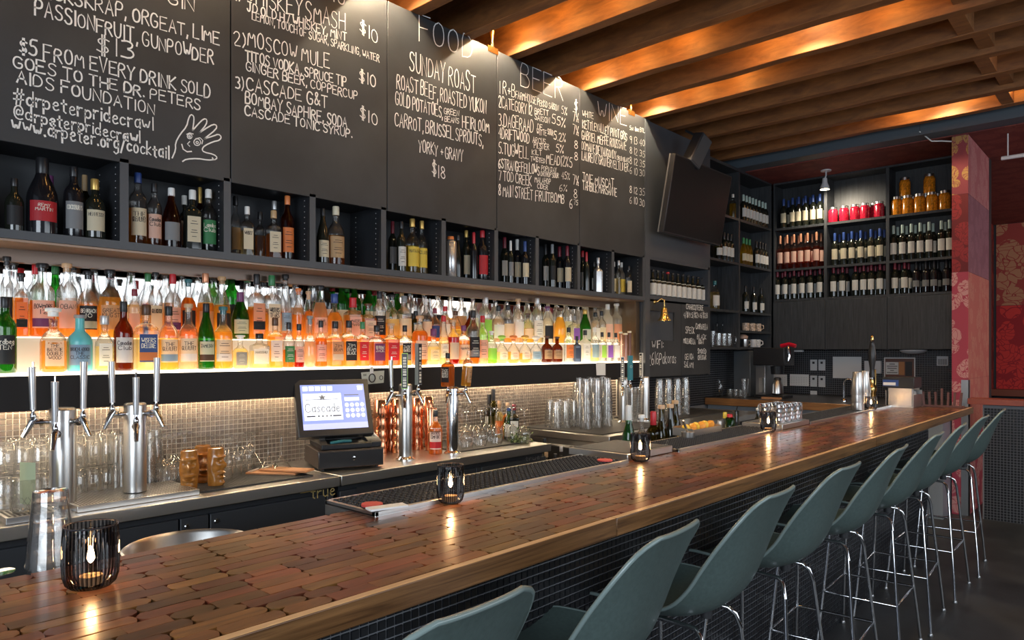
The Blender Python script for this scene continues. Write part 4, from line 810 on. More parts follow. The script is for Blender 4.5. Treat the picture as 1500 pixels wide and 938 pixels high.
for u, s_ in ((1325.5,'left'), (1361.5,'right')): jar((Xof(u, Y), Y, 3.183), .20, .056, M_or, 0, f'upper {s_} jar of orange preserves stacked on the lower row, right bay', 'orange preserve jars stacked on top')
for a, b in ((1309,1340),(1347,1382)):
    Y = EY+.10; boxo('x', (0,0,0), (0.001,0.001,0.001), M_black); bpy.data.objects.remove(bpy.data.objects['x'])
# second tier needs jars below it: back row partners
for k, u in enumerate((1321,1337,1356,1373)):
    Y = EY+.175; jar((Xof(u, Y), Y, 2.981), .20, .05, M_or, 0, f'orange preserve jar hidden behind the lower row, {ORD[k]} from left, right bay', 'orange preserve jars at the back')
# ---------------------------------------------------------------- corner shelving (left wall)
def siderow(us, H, z_, gl, lq, cp, lb, lbl, kind='wine', Rr=.036, lz=None, x=-.055, fill=.6):
    for k, u in enumerate(us):
        X = EX+x; Y = Yof(u, X)
        bottle('wine_bottle', (X, Y, z_+.001), -.5, H, Rr, kind, gl, lq, fill, cp, '', lb, '', None, lbl+(f', {ORD[k]} from left' if len(us) > 1 else ''), lbl, lz=lz, n=12)
siderow([1073.5], .27, 2.98, 'clear', 'yellow', 'white', None, 'small yellow bottle with white cap beside the television edge', 'tall')
siderow([1089,1093.5,1098,1102.5], .31, 2.98, 'dark', None, 'mint', 'white', 'mint capped white label bottle, top shelf, nearer group of four')
siderow([1107,1112,1117,1121], .31, 2.98, 'dark', None, 'mint', 'white', 'mint capped bottle, top shelf, farther group by the corner')
siderow([1052], .30, 2.49, 'olive', None, 'black', 'white', 'pale bottle with big white label just below the television corner', 'burgundy', .045)
siderow([1060.5,1065.5,1070.5], .31, 2.49, 'dark', None, 'black', 'white', 'dark bottle with slanted white label, second shelf under the television')
siderow([1089,1093.5,1098], .31, 2.49, 'olive', 'yellow', 'green', 'cream', 'yellow green bottle with cream label, second shelf, corner bay', 'burgundy', fill=.9)
siderow([1108,1113,1117,1121,1125], .31, 2.49, 'dark', None, 'black', 'white', 'dark bottle with white label, second shelf, corner bay')
siderow([1047], .30, 1.96, 'clear', 'pale', 'teal', 'white', 'clear stubby bottle with teal cap, alone on third shelf', 'round', .05)
siderow([1092,1104,1115,1125], .30, 1.96, 'dark', None, 'black', 'white', 'slim dark bottle with white label, third shelf, corner bay', lz=(.12,.4))
# ================================================================ STOOLS
M_shell = mat('sea_green_fibreglass', (.080,.115,.108), .40, coat=.2, bump=.06, bscale=300, var=.12, vscale=90)
M_rim = mat('shell_rim', (.20,.26,.25), .3, coat=.3)
PROF = [(.235,-.018,.155),(.225,.000,.190),(.16,.006,.218),(.07,-.004,.232),(-.02,-.006,.236),(-.10,.006,.236),(-.160,.035,.232),(-.203,.085,.224),(-.232,.150,.215),(-.256,.220,.204),(-.282,.290,.186),(-.308,.350,.155),(-.324,.378,.100)]
def cr_(P, t):
    n = len(P)-1; s = t*n; i = min(int(s), n-1); f = s-i
    p = [P[max(i-1,0)], P[i], P[i+1], P[min(i+2,n)]]
    return [.5*(2*b+(c-a)*f+(2*a-5*b+4*c-d)*f*f+(3*b-a-3*c+d)*f**3) for a, b, c, d in zip(*p)]
def shell_pt(u, v, off=0):
    x, z, w_ = cr_(PROF, v); s = 2*u-1; y = w_*s
    e = abs(s)**2.6; bend = math.exp(-((v-.58)/.26)**2); seat = max(0, 1-abs(v-.25)/.35)
    z2 = z+e*(.035*seat+.030*bend)-.012*(1-s*s)*seat; x2 = x+e*(.062*bend)
    return Vector((x2, y, z2))
def stool_proto():
    nu, nv = 20, 34; th = .0045
    P = [[shell_pt(i/nu, j/nv) for i in range(nu+1)] for j in range(nv+1)]
    def nrm(i, j):
        a = P[j][min(i+1, nu)]-P[j][max(i-1, 0)]; b = P[min(j+1, nv)][i]-P[max(j-1, 0)][i]; return a.cross(b).normalized()
    m = MB(); vs = []; W = nu+1
    for s_ in (1, -1):
        for j in range(nv+1):
            for i in range(nu+1): vs.append(P[j][i]+nrm(i, j)*th*s_)
    fs = []; N0 = W*(nv+1)
    for j in range(nv):
        for i in range(nu):
            a = j*W+i; fs.append((a, a+1, a+W+1, a+W)); fs.append((N0+a+W, N0+a+W+1, N0+a+1, N0+a))
    m.add(vs, fs); rim = [(0, i) for i in range(nu+1)]+[(j, nu) for j in range(1, nv+1)]+[(nv, i) for i in range(nu-1, -1, -1)]+[(j, 0) for j in range(nv-1, 0, -1)]
    shell = m.mesh('seat_shell', M_shell, 60)
    m = MB(); m.tube([P[j][i] for j, i in rim], .0058, 8, closed=True); rimm = m.mesh('shell_rim', M_rim, 60)
    e = empty('bar_stool', (0,0,0), None, 'stool')
    SZ = .735
    link('seat_shell', shell, e, 0, (0,0,SZ)); link('shell_rim', rimm, e, 0, (0,0,SZ))
    # H base: two bent tubes under the seat running down to the feet, foot ring, cross tubes
    for s_ in (1, -1):
        fx, bx, fy = .185, -.195, .235; tx, ty = .13, .115
        path = [(fx,s_*fy,.008),(fx-.01,s_*(fy-.025),.15),(tx+.012,s_*(ty+.022),.64),(tx,s_*(ty+.01),.685),(tx-.02,s_*ty,.703),(0,s_*ty,.707),(-tx+.02,s_*ty,.703),(-tx,s_*(ty+.01),.685),(-tx-.012,s_*(ty+.022),.64)]
        m = MB(); m.tube([(-tx-.012,s_*(ty+.022),.64),(bx+.01,s_*(fy-.025),.15),(bx,s_*fy,.008)], .0075, 8); m.build('leg', M_chrome, e, 60)
        m = MB(); m.tube(path[:3], .0075, 8); m.build('leg', M_chrome, e, 60)
        m = MB(); m.tube(path[2:], .0078, 8); m.build('seat_rail', M_chrome, e, 60)
        for x in (fx, bx): MB().lathe([(.012,0),(.013,.006),(.009,.014)], 10, (x,s_*fy,0)).build('foot_glide', M_steel2, e)
    z = .29; q = (z-.008)/(.64-.008); f = lambda a, b: a+(b-a)*q
    x1, y1, x2 = f(.185,.142), f(.235,.137), f(-.195,-.142)
    m = MB(); m.tube([(x1,-y1,z),(x1,y1,z),(x2-.0,y1,z),(x2,-y1,z)], .0068, 8, closed=True); m.build('foot_ring', M_chrome, e, 60)
    m = MB(); m.tube([(0,-.115,.703),(0,.115,.703)], .007, 8); m.build('cross_rail', M_chrome, e, 60)
    for s_ in (1, -1): MB().lathe([(.018,.70),(.018,.732)], 12, (.09*s_,.0,0)).build('shock_mount', M_rubber, e)
    return e
sp_ = stool_proto()
ts = [(745,888,-.772),(1015,790,-.775),(1163,731,-.772),(1262,692,-.77),(1333,665,-.76),(1386,643,-.755),(1420,628,-.752),(1452,615,-.748),(1477,606,-.742)]
lb = ['nearest green shell bar stool, cropped by the bottom edge', 'second green shell bar stool counting from the camera', 'third green shell bar stool counting from the camera', 'fourth green shell bar stool counting from the camera', 'middle stool of the nine green shell bar stools', 'fourth green shell bar stool counting from the far end', 'third green shell bar stool counting from the far end', 'second green shell bar stool counting from the far end', 'farthest green shell bar stool, beside the black low wall']
for k, (u, v, X) in enumerate(ts):
    o = sp_ if k == 0 else copy_tree(sp_)
    Y = Yof(u, X)-.02; rr = [.0,.05,.0,-.04,.03,0,.03,-.02,.04][k]
    # back's top-right corner near (X,Y): seat centre is .29 m toward the bar
    o.location = (X-.34, Y-.03, 0); o.rotation_euler.z = math.pi+rr+.035
    tag(o, lb[k], 'stool', 'bar stools along the counter')
# ================================================================ GLASSWARE
GL = glassm('drinking_glass', (.995,.995,.99), .80, .045, 0, gl=2.2); GLb = glassm('thick_glass', (.985,.985,.975), .74, .08, 0, gl=2.2)
def shell(prof, n=20): # closed-wall single skin vessel mesh
    return MB().lathe(prof, n, cap0=False, cap1=False)
PM = {}; GC = {}
def gmesh(k):
    if k in PM: return PM[k]
    if k == 'pint': m = shell([(.030,.150),(.031,.146),(.032,.130),(.044,.004),(.0435,0),(.042,.004),(.030,.128),(.0,.130)]); m.lathe([(.0,.131),(.030,.131),(.0305,.149),(.0,.150)], 20, cap0=False, cap1=False)
    elif k == 'pintup': m = shell([(0,.002),(.030,0),(.032,.02),(.044,.150),(.042,.150),(.030,.022),(0,.022)])
    elif k == 'jar':
        m = shell([(0,.001),(.030,0),(.040,.006),(.041,.02),(.041,.098),(.035,.110),(.034,.114),(.037,.116),(.034,.119),(.037,.122),(.034,.125),(.036,.130)])
        m.tube([(.040,0,.095),(.062,0,.090),(.070,0,.065),(.062,0,.035),(.040,0,.028)], .0065, 8)
    elif k == 'wineinv': # bowl down, foot up
        m = shell([(.029,0),(.034,.025),(.036,.05),(.030,.075),(.015,.09),(.005,.098),(.0035,.11),(.0035,.175),(.006,.182),(.032,.187),(.033,.189),(0,.189)])
    elif k == 'flute': m = shell([(.022,0),(.026,.05),(.026,.085),(.016,.11),(.004,.12),(.0035,.165),(.006,.17),(.028,.175),(.029,.177),(0,.177)])
    elif k == 'martini': m = shell([(.056,0),(.055,.002),(.006,.070),(.0035,.078),(.0035,.16),(.007,.167),(.036,.172),(.037,.174),(0,.174)], 24)
    elif k == 'tumbler': m = shell([(0,.002),(.032,0),(.036,.01),(.040,.09),(.038,.09),(.033,.02),(0,.018)])
    elif k == 'tall': m = shell([(0,.002),(.026,0),(.028,.02),(.033,.17),(.031,.17),(.025,.02),(0,.02)])
    elif k == 'hurricane': m = shell([(0,0),(.034,.002),(.030,.008),(.008,.02),(.012,.035),(.034,.07),(.036,.11),(.028,.14),(.036,.18)])
    elif k == 'beermug':
        m = shell([(0,.002),(.038,0),(.040,.01),(.040,.15),(.037,.15),(.036,.02),(0,.02)]); m.tube([(.040,0,.125),(.068,0,.118),(.074,0,.08),(.066,0,.04),(.040,0,.035)], .007, 8)
    PM[k] = m.mesh(k, GLb if k in ('jar','beermug','tumbler') else GL, 50); return PM[k]
def glass(k, name, loc, label, group, rz=0, s=1, cat='glass'):
    o = link(name, gmesh(k)); o.location = loc; o.rotation_euler.z = rz; o.scale = (s,s,s)
    GC[label] = GC.get(label, 0)+1
    if group and label.startswith('upturned'): label = label.replace('upturned', f'{ORD[GC[label]-1]} upturned', 1)
    return tag(o, label, cat, group)
Zc = .8965
# mason jar mugs, two tiers
for u0, us in ((0, [6,33,60]), (1, [112,136,158])):
    for q, u in enumerate(us):
        for X_, t in ((-3.36,0),(-3.48,1)):
            Y = Yof(u, X_)
            for k in range(2): glass('jar', 'handled_jar', (X_, Y, Zc+.1315*k), ('upper' if k else 'lower')+f' handled glass jar, {ORD[q]} {"left" if u0 == 0 else "right"} of near tap tower, {"back" if t else "front"} row', 'stacked handled jar mugs', -1.2+random.uniform(-.3,.3), 1, 'jar mug')
# stacked tall tumblers
for q, (u, X_) in enumerate([(172,-3.40),(186,-3.50),(216,-3.42),(226,-3.52)]):
    Y = Yof(u, X_)
    for k in range(3): glass('pint', 'pint_glass', (X_, Y, Zc+.052*k), f'{["bottom","middle","top"][k]} upturned pint in {ORD[q]} stack by the second tap tower', 'pints stacked by the second tap tower', 0, .98)
# big glass stack near the camera behind the bar
for q, (u, X_, n, z0) in enumerate([(74,-1.80,4,.8505),(126,-1.93,2,.8505)]):
    for k in range(n):
        z = z0+.0660*k
        glass('pint', 'pint_glass', (X_, Yof(u, X_), z), f'{ORD[k]} glass up in the {["taller","shorter"][q]} upturned stack by the left candle', 'upturned glasses behind the near candle', 0, 1.1)
for u, v in ((-4,838),(14,842)):
    X_ = -1.86+(.1 if u > 0 else 0); o = glass('wineinv', 'wine_glass', (X_, Yof(u, X_), .8505), f'{"inner" if u > 0 else "outer"} upturned wine glass at the lower left corner of the bar', 'wine glasses at lower left')
# upturned stemware
n = 0
for u, X_ in [(238,-3.42),(258,-3.44),(246,-3.34),(232,-3.53),(252,-3.54),(272,-3.55),(270,-3.47)]:
    glass('wineinv', 'wine_glass', (X_, Yof(u, X_), Zc+.008), 'upturned stemmed glass between second tap tower and tiki mugs', 'upturned wine glasses left of the tiki mugs', 0, 1.15)
for u, X_ in [(333,-3.30),(347,-3.36),(338,-3.46),(352,-3.49),(325,-3.52),(310,-3.54),(362,-3.40),(366,-3.53)]:
    glass('flute', 'champagne_flute', (X_, Yof(u, X_), Zc+.008), 'upturned stemmed flute right of the tiki mugs', 'upturned flutes right of the tiki mugs', 0, 1.05)
for q, (u, X_) in enumerate([(372,-3.50),(393,-3.36),(412,-3.30),(384,-3.26)][:3]):
    glass('martini', 'martini_glass', (X_, Yof(u, X_), Zc+.008), f'{["leftmost","middle","rightmost"][q]} upturned martini glass behind the wooden clipboards', 'upturned martini glasses', 0, 1.12)
m = MB(); y0, y1 = Yof(258,-3.1), Yof(470,-3.1); m.box((-3.58,y0,.897), (-3.09,y1-.05,.903))
yy = y0
while yy < y1-.06: m.box((-3.58,yy,.9031), (-3.09,yy+.004,.9045)); yy += .012
tag(m.build('rubber_mat', M_rubber, None, 0), 'black ribbed rubber mat under the tiki mugs and martini glasses', 'mat')
# wine glasses on the right counter
n = 0
for r_, X_ in enumerate((-3.22,-3.32,-3.43,-3.53)):
    for u in ([690,710,733,756] if r_ == 0 else [683,703,725,748] if r_ == 1 else [676,697,718,741] if r_ == 2 else [690,712,735]):
        glass('wineinv', 'wine_glass', (X_, Yof(u-6, X_), Zc+.008), f'upturned wine glass, {ORD[r_]} row from front, right of the last tap tower', f'upturned wine glasses {ORD[r_]} row', 0, 1.24)
m = MB(); m.box((-3.58,Yof(668,-3.2),.897), (-3.15,Yof(790,-3.2)-.12,.904)); tag(m.build('rubber_mat', M_rubber), 'black rubber mat under the upturned wine glasses', 'mat')
g_ = glass('wineinv', 'wine_glass', (-3.12, Yof(768,-3.12), Zc+.008), 'single upturned wine glass nearest the end of the register counter', None, 0, 1.2)
# pint stacks on the glass counter
for r_, (X_, us, nn) in enumerate([(-3.12,[858,874,889],5),(-3.24,[850,867,884],5),(-3.36,[846,862,880],5)]):
    for q, u in enumerate(us):
        for k in range(nn): glass('pint', 'pint_glass', (X_, Yof(u, X_), .938+.0565*k), f'pint glass, {ORD[k]} up in {ORD[q]} stack, {["front","middle","back"][r_]} row of tall stacks', 'tall stacks of pint glasses')
for r_, X_ in enumerate((-3.30,-3.44)):
    for q, u in enumerate([792,806,820,833] if r_ else [800,814,828,841]):
        for k in range(2):
            Y = Yof(u, X_)
            if Y > 4.12: glass('pint', 'pint_glass', (X_, Y, .938+.0565*k), f'{["lower","upper"][k]} pint, {ORD[q]} short stack, {["front","back"][r_]} row left of tall stacks', 'short stacks of pint glasses')
            else: pass
for q, (u, X_) in enumerate([(792,-3.40),(806,-3.47),(819,-3.40),(833,-3.47)]):
    pass
m = MB(); m.box((-3.58,4.08,.9305), (-2.85,5.0,.9375)); tag(m.build('rubber_mat', M_rubber), 'black rubber mat under the tall pint glass stacks', 'mat')
for r_, X_ in enumerate((-3.16,-3.28)):
    for q, u in enumerate([966,979,992,1004]):
        for k in range(4): glass('pint', 'pint_glass', (X_, Yof(u, X_), .9385+.060*k), f'glass {ORD[k]} up in {ORD[q]} stack, {["front","back"][r_]} row right of steel cylinders', 'glass stacks right of the steel cylinders', 0, 1.0)
m = MB(); m.box((-3.5,Yof(958,-3.1),.9305), (-3.02,6.5,.938)); tag(m.build('rubber_mat', M_rubber), 'black rubber mat under the far glass stacks', 'mat')
# copper mugs
def cup(loc, label, group, s=1, mt=None, name='copper_mug', inv=True, handle=True):
    k = ('cup', s, mt.name if mt else 0, handle)
    if k not in PM:
        m = MB().lathe([(.046*s,0),(.047*s,.003),(.036*s,.105*s),(.033*s,.108*s),(0,.108*s)], 20, cap0=False, cap1=False)
        if handle: m.tube([(.046*s,0,.02),(.068*s,0,.03),(.066*s,0,.075*s),(.040*s,0,.085*s)], .004, 6)
        PM[k] = m.mesh(name, mt or M_copper, 45)
    o = link(name, PM[k]); o.location = loc; o.rotation_euler.z = random.uniform(-1.2,-.2); return tag(o, label, 'mug', group)
for q, (u, X_) in enumerate([(557,-3.50),(574,-3.52),(584,-3.44),(612,-3.46),(626,-3.52)]):
    for k in range(4): cup((X_, Yof(u, X_), Zc+.072*k), f'copper mug, {ORD[k]} up in {ORD[q]} copper stack around the third tap tower', 'stacked copper mugs')
o = MB().lathe([(.036,0),(.033,.0),(.038,.26),(.036,.265),(0,.265)], 20).build('copper_shaker', M_copper); o.location = (-3.36, Yof(631,-3.36), Zc); tag(o, 'tall copper cylinder between the third and last tap towers', 'shaker')
bottle('liquor_bottle', (-3.22, Yof(638,-3.22), Zc), -.75, .265, .041, 'round', 'clear', 'copper', .74, 'black', '', 'white', 'SOUTHERN/COMFORT', 'red', 'amber liqueur bottle with white and red label between two tap towers', lz=(.12,.60))
# bottles behind the wine glasses
for u, X_, H, R, kind, gl, lq, cp, lbc, nm in [(744,-3.54,.31,.037,'wine','dark',None,'black','white','short dark bottle with black cap behind the wine glasses'),(752,-3.36,.26,.036,'round','clear','red amber','cork','yellow','amber bottle with yellow label behind the last wine glasses'),(765,-3.30,.25,.036,'square','dark',None,'dark red','white','dark square bottle with white label at the counter end'),(770,-3.50,.35,.037,'wine','olive',None,'black','','tallest dark wine bottle at the end of the register counter'),(783,-3.44,.27,.036,'squat','clear','pale','cork','orange','clear bottle with orange label at the counter end'),(787,-3.50,.24,.035,'round','green',None,'blue','white','small green bottle beside the first pint glasses')]:
    Y = min(Yof(u, X_), 3.66)
    if u == 787: Y = 3.64; X_ = -3.33
    bottle('counter_bottle', (X_, Y, Zc), -.75, H, R, kind, gl, lq, .7, cp, '', lbc or None, '', None, nm)
m = MB(); rs = random.Random(4)
for k in range(260):
    c = Vector((-3.18+rs.gauss(0,.035), 3.58+rs.gauss(0,.03), Zc+abs(rs.gauss(0,.03))+.004)); a = Vector((rs.gauss(0,1), rs.gauss(0,1), rs.gauss(0,1))).normalized(); b = a.cross(Vector((0,0,1))).normalized()
    m.add([c-a*.014, c+b*.007, c+a*.014, c-b*.007], [(0,1,2,3)])
tag(m.build('mint_bunch', mat('herb_leaf', (.10,.15,.05), .6), None, 0), 'bunch of dried green herbs lying at the end of the register counter', 'herbs', None, 'stuff')
# gap shelf with small bottles between the counters
e = boxo('gap_shelf', (-3.6,3.71,.0), (-3.02,4.02,.60), M_black); tag(e, 'low black shelf in the gap between the two counters', 'shelf')
boxo('gap_shelf_top', (0,0,0), (.001,.001,.001), M_black); bpy.data.objects.remove(bpy.data.objects['gap_shelf_top'])
for q, (x, y, H, gl, lq, cp, lbc) in enumerate([(-3.10,3.77,.22,'clear','amber','cork','cream'),(-3.10,3.87,.20,'clear','copper','black','orange'),(-3.12,3.96,.24,'clear','clear','silver','white'),(-3.24,3.80,.28,'clear','amber','black','tan'),(-3.24,3.92,.29,'dark',None,'black','white')]):
    bottle('small_bottle', (x, y, .6005), -.9, H, .034, 'round', gl, lq, .6, cp, '', lbc, '', None, f'{lq or gl} bottle with {lbc} label, {ORD[q]} on the low shelf between counters', 'bottles on the low gap shelf')
# ================================================================ TAP TOWERS
def tower(u, X_, z0, zt, r, label, taps, base=True, hstyle=None):
    Y = Yof(u, X_); e = empty('tap_tower', (X_, Y, z0), label, 'beer tap', 'draught tap towers')
    m = MB(); m.lathe([(r,0),(r,zt-z0-.012),(r*.96,zt-z0-.004),(r*.8,zt-z0)], 28); m.build('column', M_chrome if hstyle == 'bright' else M_steel, e, 50)
    if base: MB().lathe([(r*1.5,0),(r*1.5,.006),(r*1.15,.014),(r*1.02,.02)], 28).build('base_flange', M_chrome, e, 50)
    for a, zf, hh, kind in taps:
        A = math.radians(a); dx, dy = math.cos(A), math.sin(A); D = lambda q, z: (dx*q, dy*q, z)
        m = MB(); m.tube([D(r*.9,zf),D(r+.05,zf)], .010, 10).tube([D(r+.02,zf),D(r+.032,zf)], .016, 10).tube([D(r+.045,zf+.018),D(r+.055,zf+.004),D(r+.072,zf-.03),D(r+.085,zf-.055)], .009, 10, rr=[.011,.013,.010,.008]).lathe([(.007,0),(.011,.008),(.011,.02),(.006,.03),(.006,.045)], 12, D(r+.052,zf+.01))
        fa = m.build('faucet', M_chrome, e, 50)
        hx, hy, hz = D(r+.052, zf+.05)
        if kind == 'rod':
            tl = (.0,.0); m = MB().tube([(hx,hy,hz),(hx+dx*.004,hy+dy*.004,hz+hh)], .0125, 14, rr=[.0105,.0135]); m.build('tap_handle', mat('satin_aluminium', (.72,.72,.73), .3, .85), e, 50)
            if hh < .17: MB().lathe([(.005,0),(.005,.02)], 8, (hx,hy,hz+hh)).build('threaded_stud', M_chrome, e)
        elif kind.startswith('paddle'):
            c1_, c2_, w_ = {'paddle_green': ('lime','black',.034), 'paddle_black': ('grey','black',.034), 'paddle_teal': ('teal2','teal2',.038), 'paddle_white': ('white','black',.026)}[kind]
            R_ = Matrix.Translation((hx,hy,hz))@Matrix.Rotation(A, 4, 'Z')
            m = MB(); m.box((-.012,-w_/2,0), (.012,w_/2,hh), 0, R_); m.box((.0121,-w_/2+.002,.004), (.0128,w_/2-.002,hh-.004), 1, R_)
            t_ = {'paddle_green':'STEAMWORKS','paddle_black':'BOUNDARY','paddle_white':'DRAUGHT'}.get(kind)
            if t_:
                for sx in (1,):
                    for k in range(11): m.box((.0129,-w_*.27,.012+(hh-.03)*k/11), (.0134,w_*.27,.012+(hh-.03)*(k+(.72 if k not in (3,6) else .3))/11), 2, R_)
            else: m.tube([R_@Vector((.0135,.010*math.cos(k*.7),hh*.55+.010*math.sin(k*.7))) for k in range(9)], .0012, 5, 2, closed=True)
            m.build('tap_handle', [capm(c1_), capm(c2_), mat('print_light', (.75,.72,.62), .6)], e, 0)
        elif kind == 'jd':
            o = link('tap_handle', body_mesh('square', .20, .034, 'clear', 'copper', .68, 20), e); o.location = (hx,hy,hz-.005); o.rotation_euler.z = A-.2
            link('label', label_mesh('square', .20, .034, 'black', 'JACK/DANIELS/OLD NO 7', None, (.13,.58), .68), o); link('cap', cap_mesh('square', .20, .034, 'black', ''), o)
        elif kind == 'clearb':
            o = link('tap_handle', body_mesh('tall', .22, .030, 'clear', 'gold', .55, 18), e); o.location = (hx,hy,hz-.005); o.rotation_euler = (-.10,.05,A)
            link('label', label_mesh('tall', .22, .030, 'tan', '~', None, (.1,.5), .9), o)
    return e
CPC['teal2'] = (.03,.20,.26)
tower(92, -3.2, Zc, 1.295, .046, 'near steel draught tower with three plain metal handles behind glass stack', [(-98,.345,.165,'rod'),(-30,.30,.155,'rod'),(28,.345,.185,'rod')])
tower(198, -3.2, Zc+.029, 1.30, .044, 'second steel draught tower rising from the perforated drip tray', [(-80,.33,.17,'rod'),(-18,.28,.155,'rod'),(35,.33,.185,'rod')], False)
tower(594, -3.18, Zc, 1.33, .038, 'third steel draught tower with two dark lettered paddles', [(-100,.37,.15,'rod'),(-42,.36,.20,'paddle_green'),(14,.38,.235,'paddle_black')])
tower(663, -3.16, Zc, 1.30, .036, 'polished draught tower with two small liquor bottles as handles', [(-62,.365,0,'jd'),(20,.365,0,'clearb')], True, 'bright')
tower(913, -3.24, .9305, 1.30, .040, 'far steel draught tower left with teal paddle handle', [(-60,.28,.21,'paddle_white'),(-20,.30,.20,'paddle_teal')])
tower(945, -3.20, .9305, 1.30, .036, 'far steel draught tower with one narrow white paddle handle', [(-80,.32,.20,'paddle_white')])
for q, (u, X_) in enumerate([(925,-3.10),(934,-3.14)]):
    o = glass('tall', 'tall_jug', (X_, Yof(u, X_), .9305), f'{["left","right"][q]} tall clear jug between the two far tap towers', 'jugs between the far towers', 0, 1.7); 
# drip tray of tower B
m = MB(); ya, yb = Yof(112,-3.07), Yof(291,-3.07); m.box((-3.36,ya,.8965), (-3.06,yb,.922))
e = m.build('drip_tray', M_steel, None, 35, .002); tag(e, 'long perforated steel drip tray under the second tap tower', 'tray')
m = MB(); k = 0; y = ya+.012
while y < yb-.01:
    for x in range(12): m.box((-3.35+.024*x,y,.9221), (-3.35+.024*x+.018,y+.004,.9226))
    y += .011
tag(m.build('perforations', M_black, e, 0), None, None, None, 'stuff')
m = MB(); x_, y_ = onz(30, 756, .91); m.box((x_-.08,y_-.06,.8965), (x_+.07,y_+.10,.922)); e = m.build('drip_tray', M_steel2, None, 35, .002); tag(e, 'small steel drip tray under the cut crystal glass', 'tray')
m = MB()
for k in range(9): m.box((x_-.07,y_-.05+.016*k,.9221), (x_+.06,y_-.042+.016*k,.923))
tag(m.build('slots', M_black, e, 0), None, None, None, 'stuff')
# cut glass with green slip
m = MB().lathe([(0,.002),(.044,0),(.048,.01),(.050,.12),(.047,.122),(.046,.02),(0,.02)], 16, cap0=False, cap1=False)
for k in range(16):
    for s_ in (1,-1):
        pts = [((.0508)*math.cos(2*math.pi*(k+s_*q*.35)/16), .0508*math.sin(2*math.pi*(k+s_*q*.35)/16), .012+.012*q) for q in range(5)]; m.tube(pts, .0016, 4)
g_ = m.build('crystal_glass', GLb); g_.location = (x_, y_+.02, .9236); tag(g_, 'cut crystal mixing glass holding a pale green paper slip', 'glass')
m = MB(); m.grid(lambda u, v: (.006*math.sin(u*3), (u-.5)*.075, v*.155), 6, 6); g_ = m.build('paper_slip', mat('pale_green_paper', (.42,.48,.30), .7)); g_.location = (x_+.012, y_+.02, .952); g_.rotation_euler.z = -1.1; tag(g_, 'pale green paper slip standing in the crystal glass', 'paper')
# round steel bin in the aisle
m = MB().lathe([(.15,0),(.20,.80),(.212,.835),(.214,.842),(.208,.846),(.198,.835),(.145,.02),(0,.02)], 48, cap0=True, cap1=False); g_ = m.build('steel_bin', M_steel, None, 50); g_.location = (-2.50, 1.08, 0); tag(g_, 'round brushed steel bin standing open behind the bar', 'bin')
# tiki mugs
def tiki(loc, rz, label):
    m = MB(); n = 48; H = .17; R = .037; prof = [(k/16) for k in range(17)]; prof = [q/40 for q in range(41)]; vs = []; fs = []
    for t in prof:
        for i in range(n):
            a = 2*math.pi*i/n; c = math.cos(a); aw = (a+math.pi) % (2*math.pi)-math.pi
            r = R*(.93+.07*math.sin(t*3))
            g = lambda a0, t0, wa, wt, h: h*math.exp(-((aw-a0)/wa)**2-((t-t0)/wt)**2)
            r += g(0,.55,.2,.10,.020)+g(0,.34,.6,.028,.012)+g(0,.22,.55,.025,.011)-g(0,.28,.5,.02,.010)+g(0,.08,.4,.05,.010)-g(.5,.66,.25,.045,.012)-g(-.5,.66,.25,.045,.012)+g(.5,.77,.4,.03,.010)+g(-.5,.77,.4,.03,.010)+g(1.5,.5,.25,.2,.005)+g(-1.5,.5,.25,.2,.005)
            vs.append((r*math.cos(a), r*math.sin(a), t*H))
    for k in range(40):
        for i in range(n): j = (i+1) % n; fs.append((k*n+i, k*n+j, (k+1)*n+j, (k+1)*n+i))
    m.add(vs, fs); m.add([(0,0,0)]+[vs[i] for i in range(n)], [(0,1+(i+1) % n,1+i) for i in range(n)])
    m.lathe([(R*.93,H),(R*.80,H+.001),(R*.78,H-.06),(0,H-.06)], n, cap0=False, cap1=False)
    o = m.build('tiki_mug', mat('amber_glaze', (.33,.13,.022), .18, coat=.6, var=.3, vscale=40), None, 60); o.location = loc; o.rotation_euler.z = rz; tag(o, label, 'mug', 'amber tiki mugs')
for u, X_, rz, l_ in ((277,-3.20,-.45,'amber glazed tiki mug showing its face, leftmost of three'), (297,-3.31,-.2,'amber glazed tiki mug half hidden behind the other two'), (316,-3.19,.55,'amber glazed tiki mug in profile, rightmost of three')): tiki((X_, Yof(u, X_), .9047), rz, l_)
# clipboards
for k, (dx, dy, dz, rz, l_) in enumerate([(0,0,.0052,-.50,'lower wooden bill clipboard lying on the rubber mat'), (.03,.05,.0165,-.62,'upper wooden bill clipboard resting on the other one')]):
    x_, y_ = onz(405, 693, .91); e = empty('clipboard', (x_+dx-.02, y_+dy, .9+dz), l_, 'clipboard', 'bill clipboards', rz+1.1)
    MB().box((-.13,-.045,0), (.13,.045,.009)).build('board', mat('light_board_wood', (.42,.20,.09), .45), e, 35, .001)
    MB().box((-.125,-.03,.009), (-.105,.03,.013)).tube([(-.115,-.02,.014),(-.095,-.02,.02),(-.095,.02,.02),(-.115,.02,.014)], .002, 6).build('clip', M_steel, e)
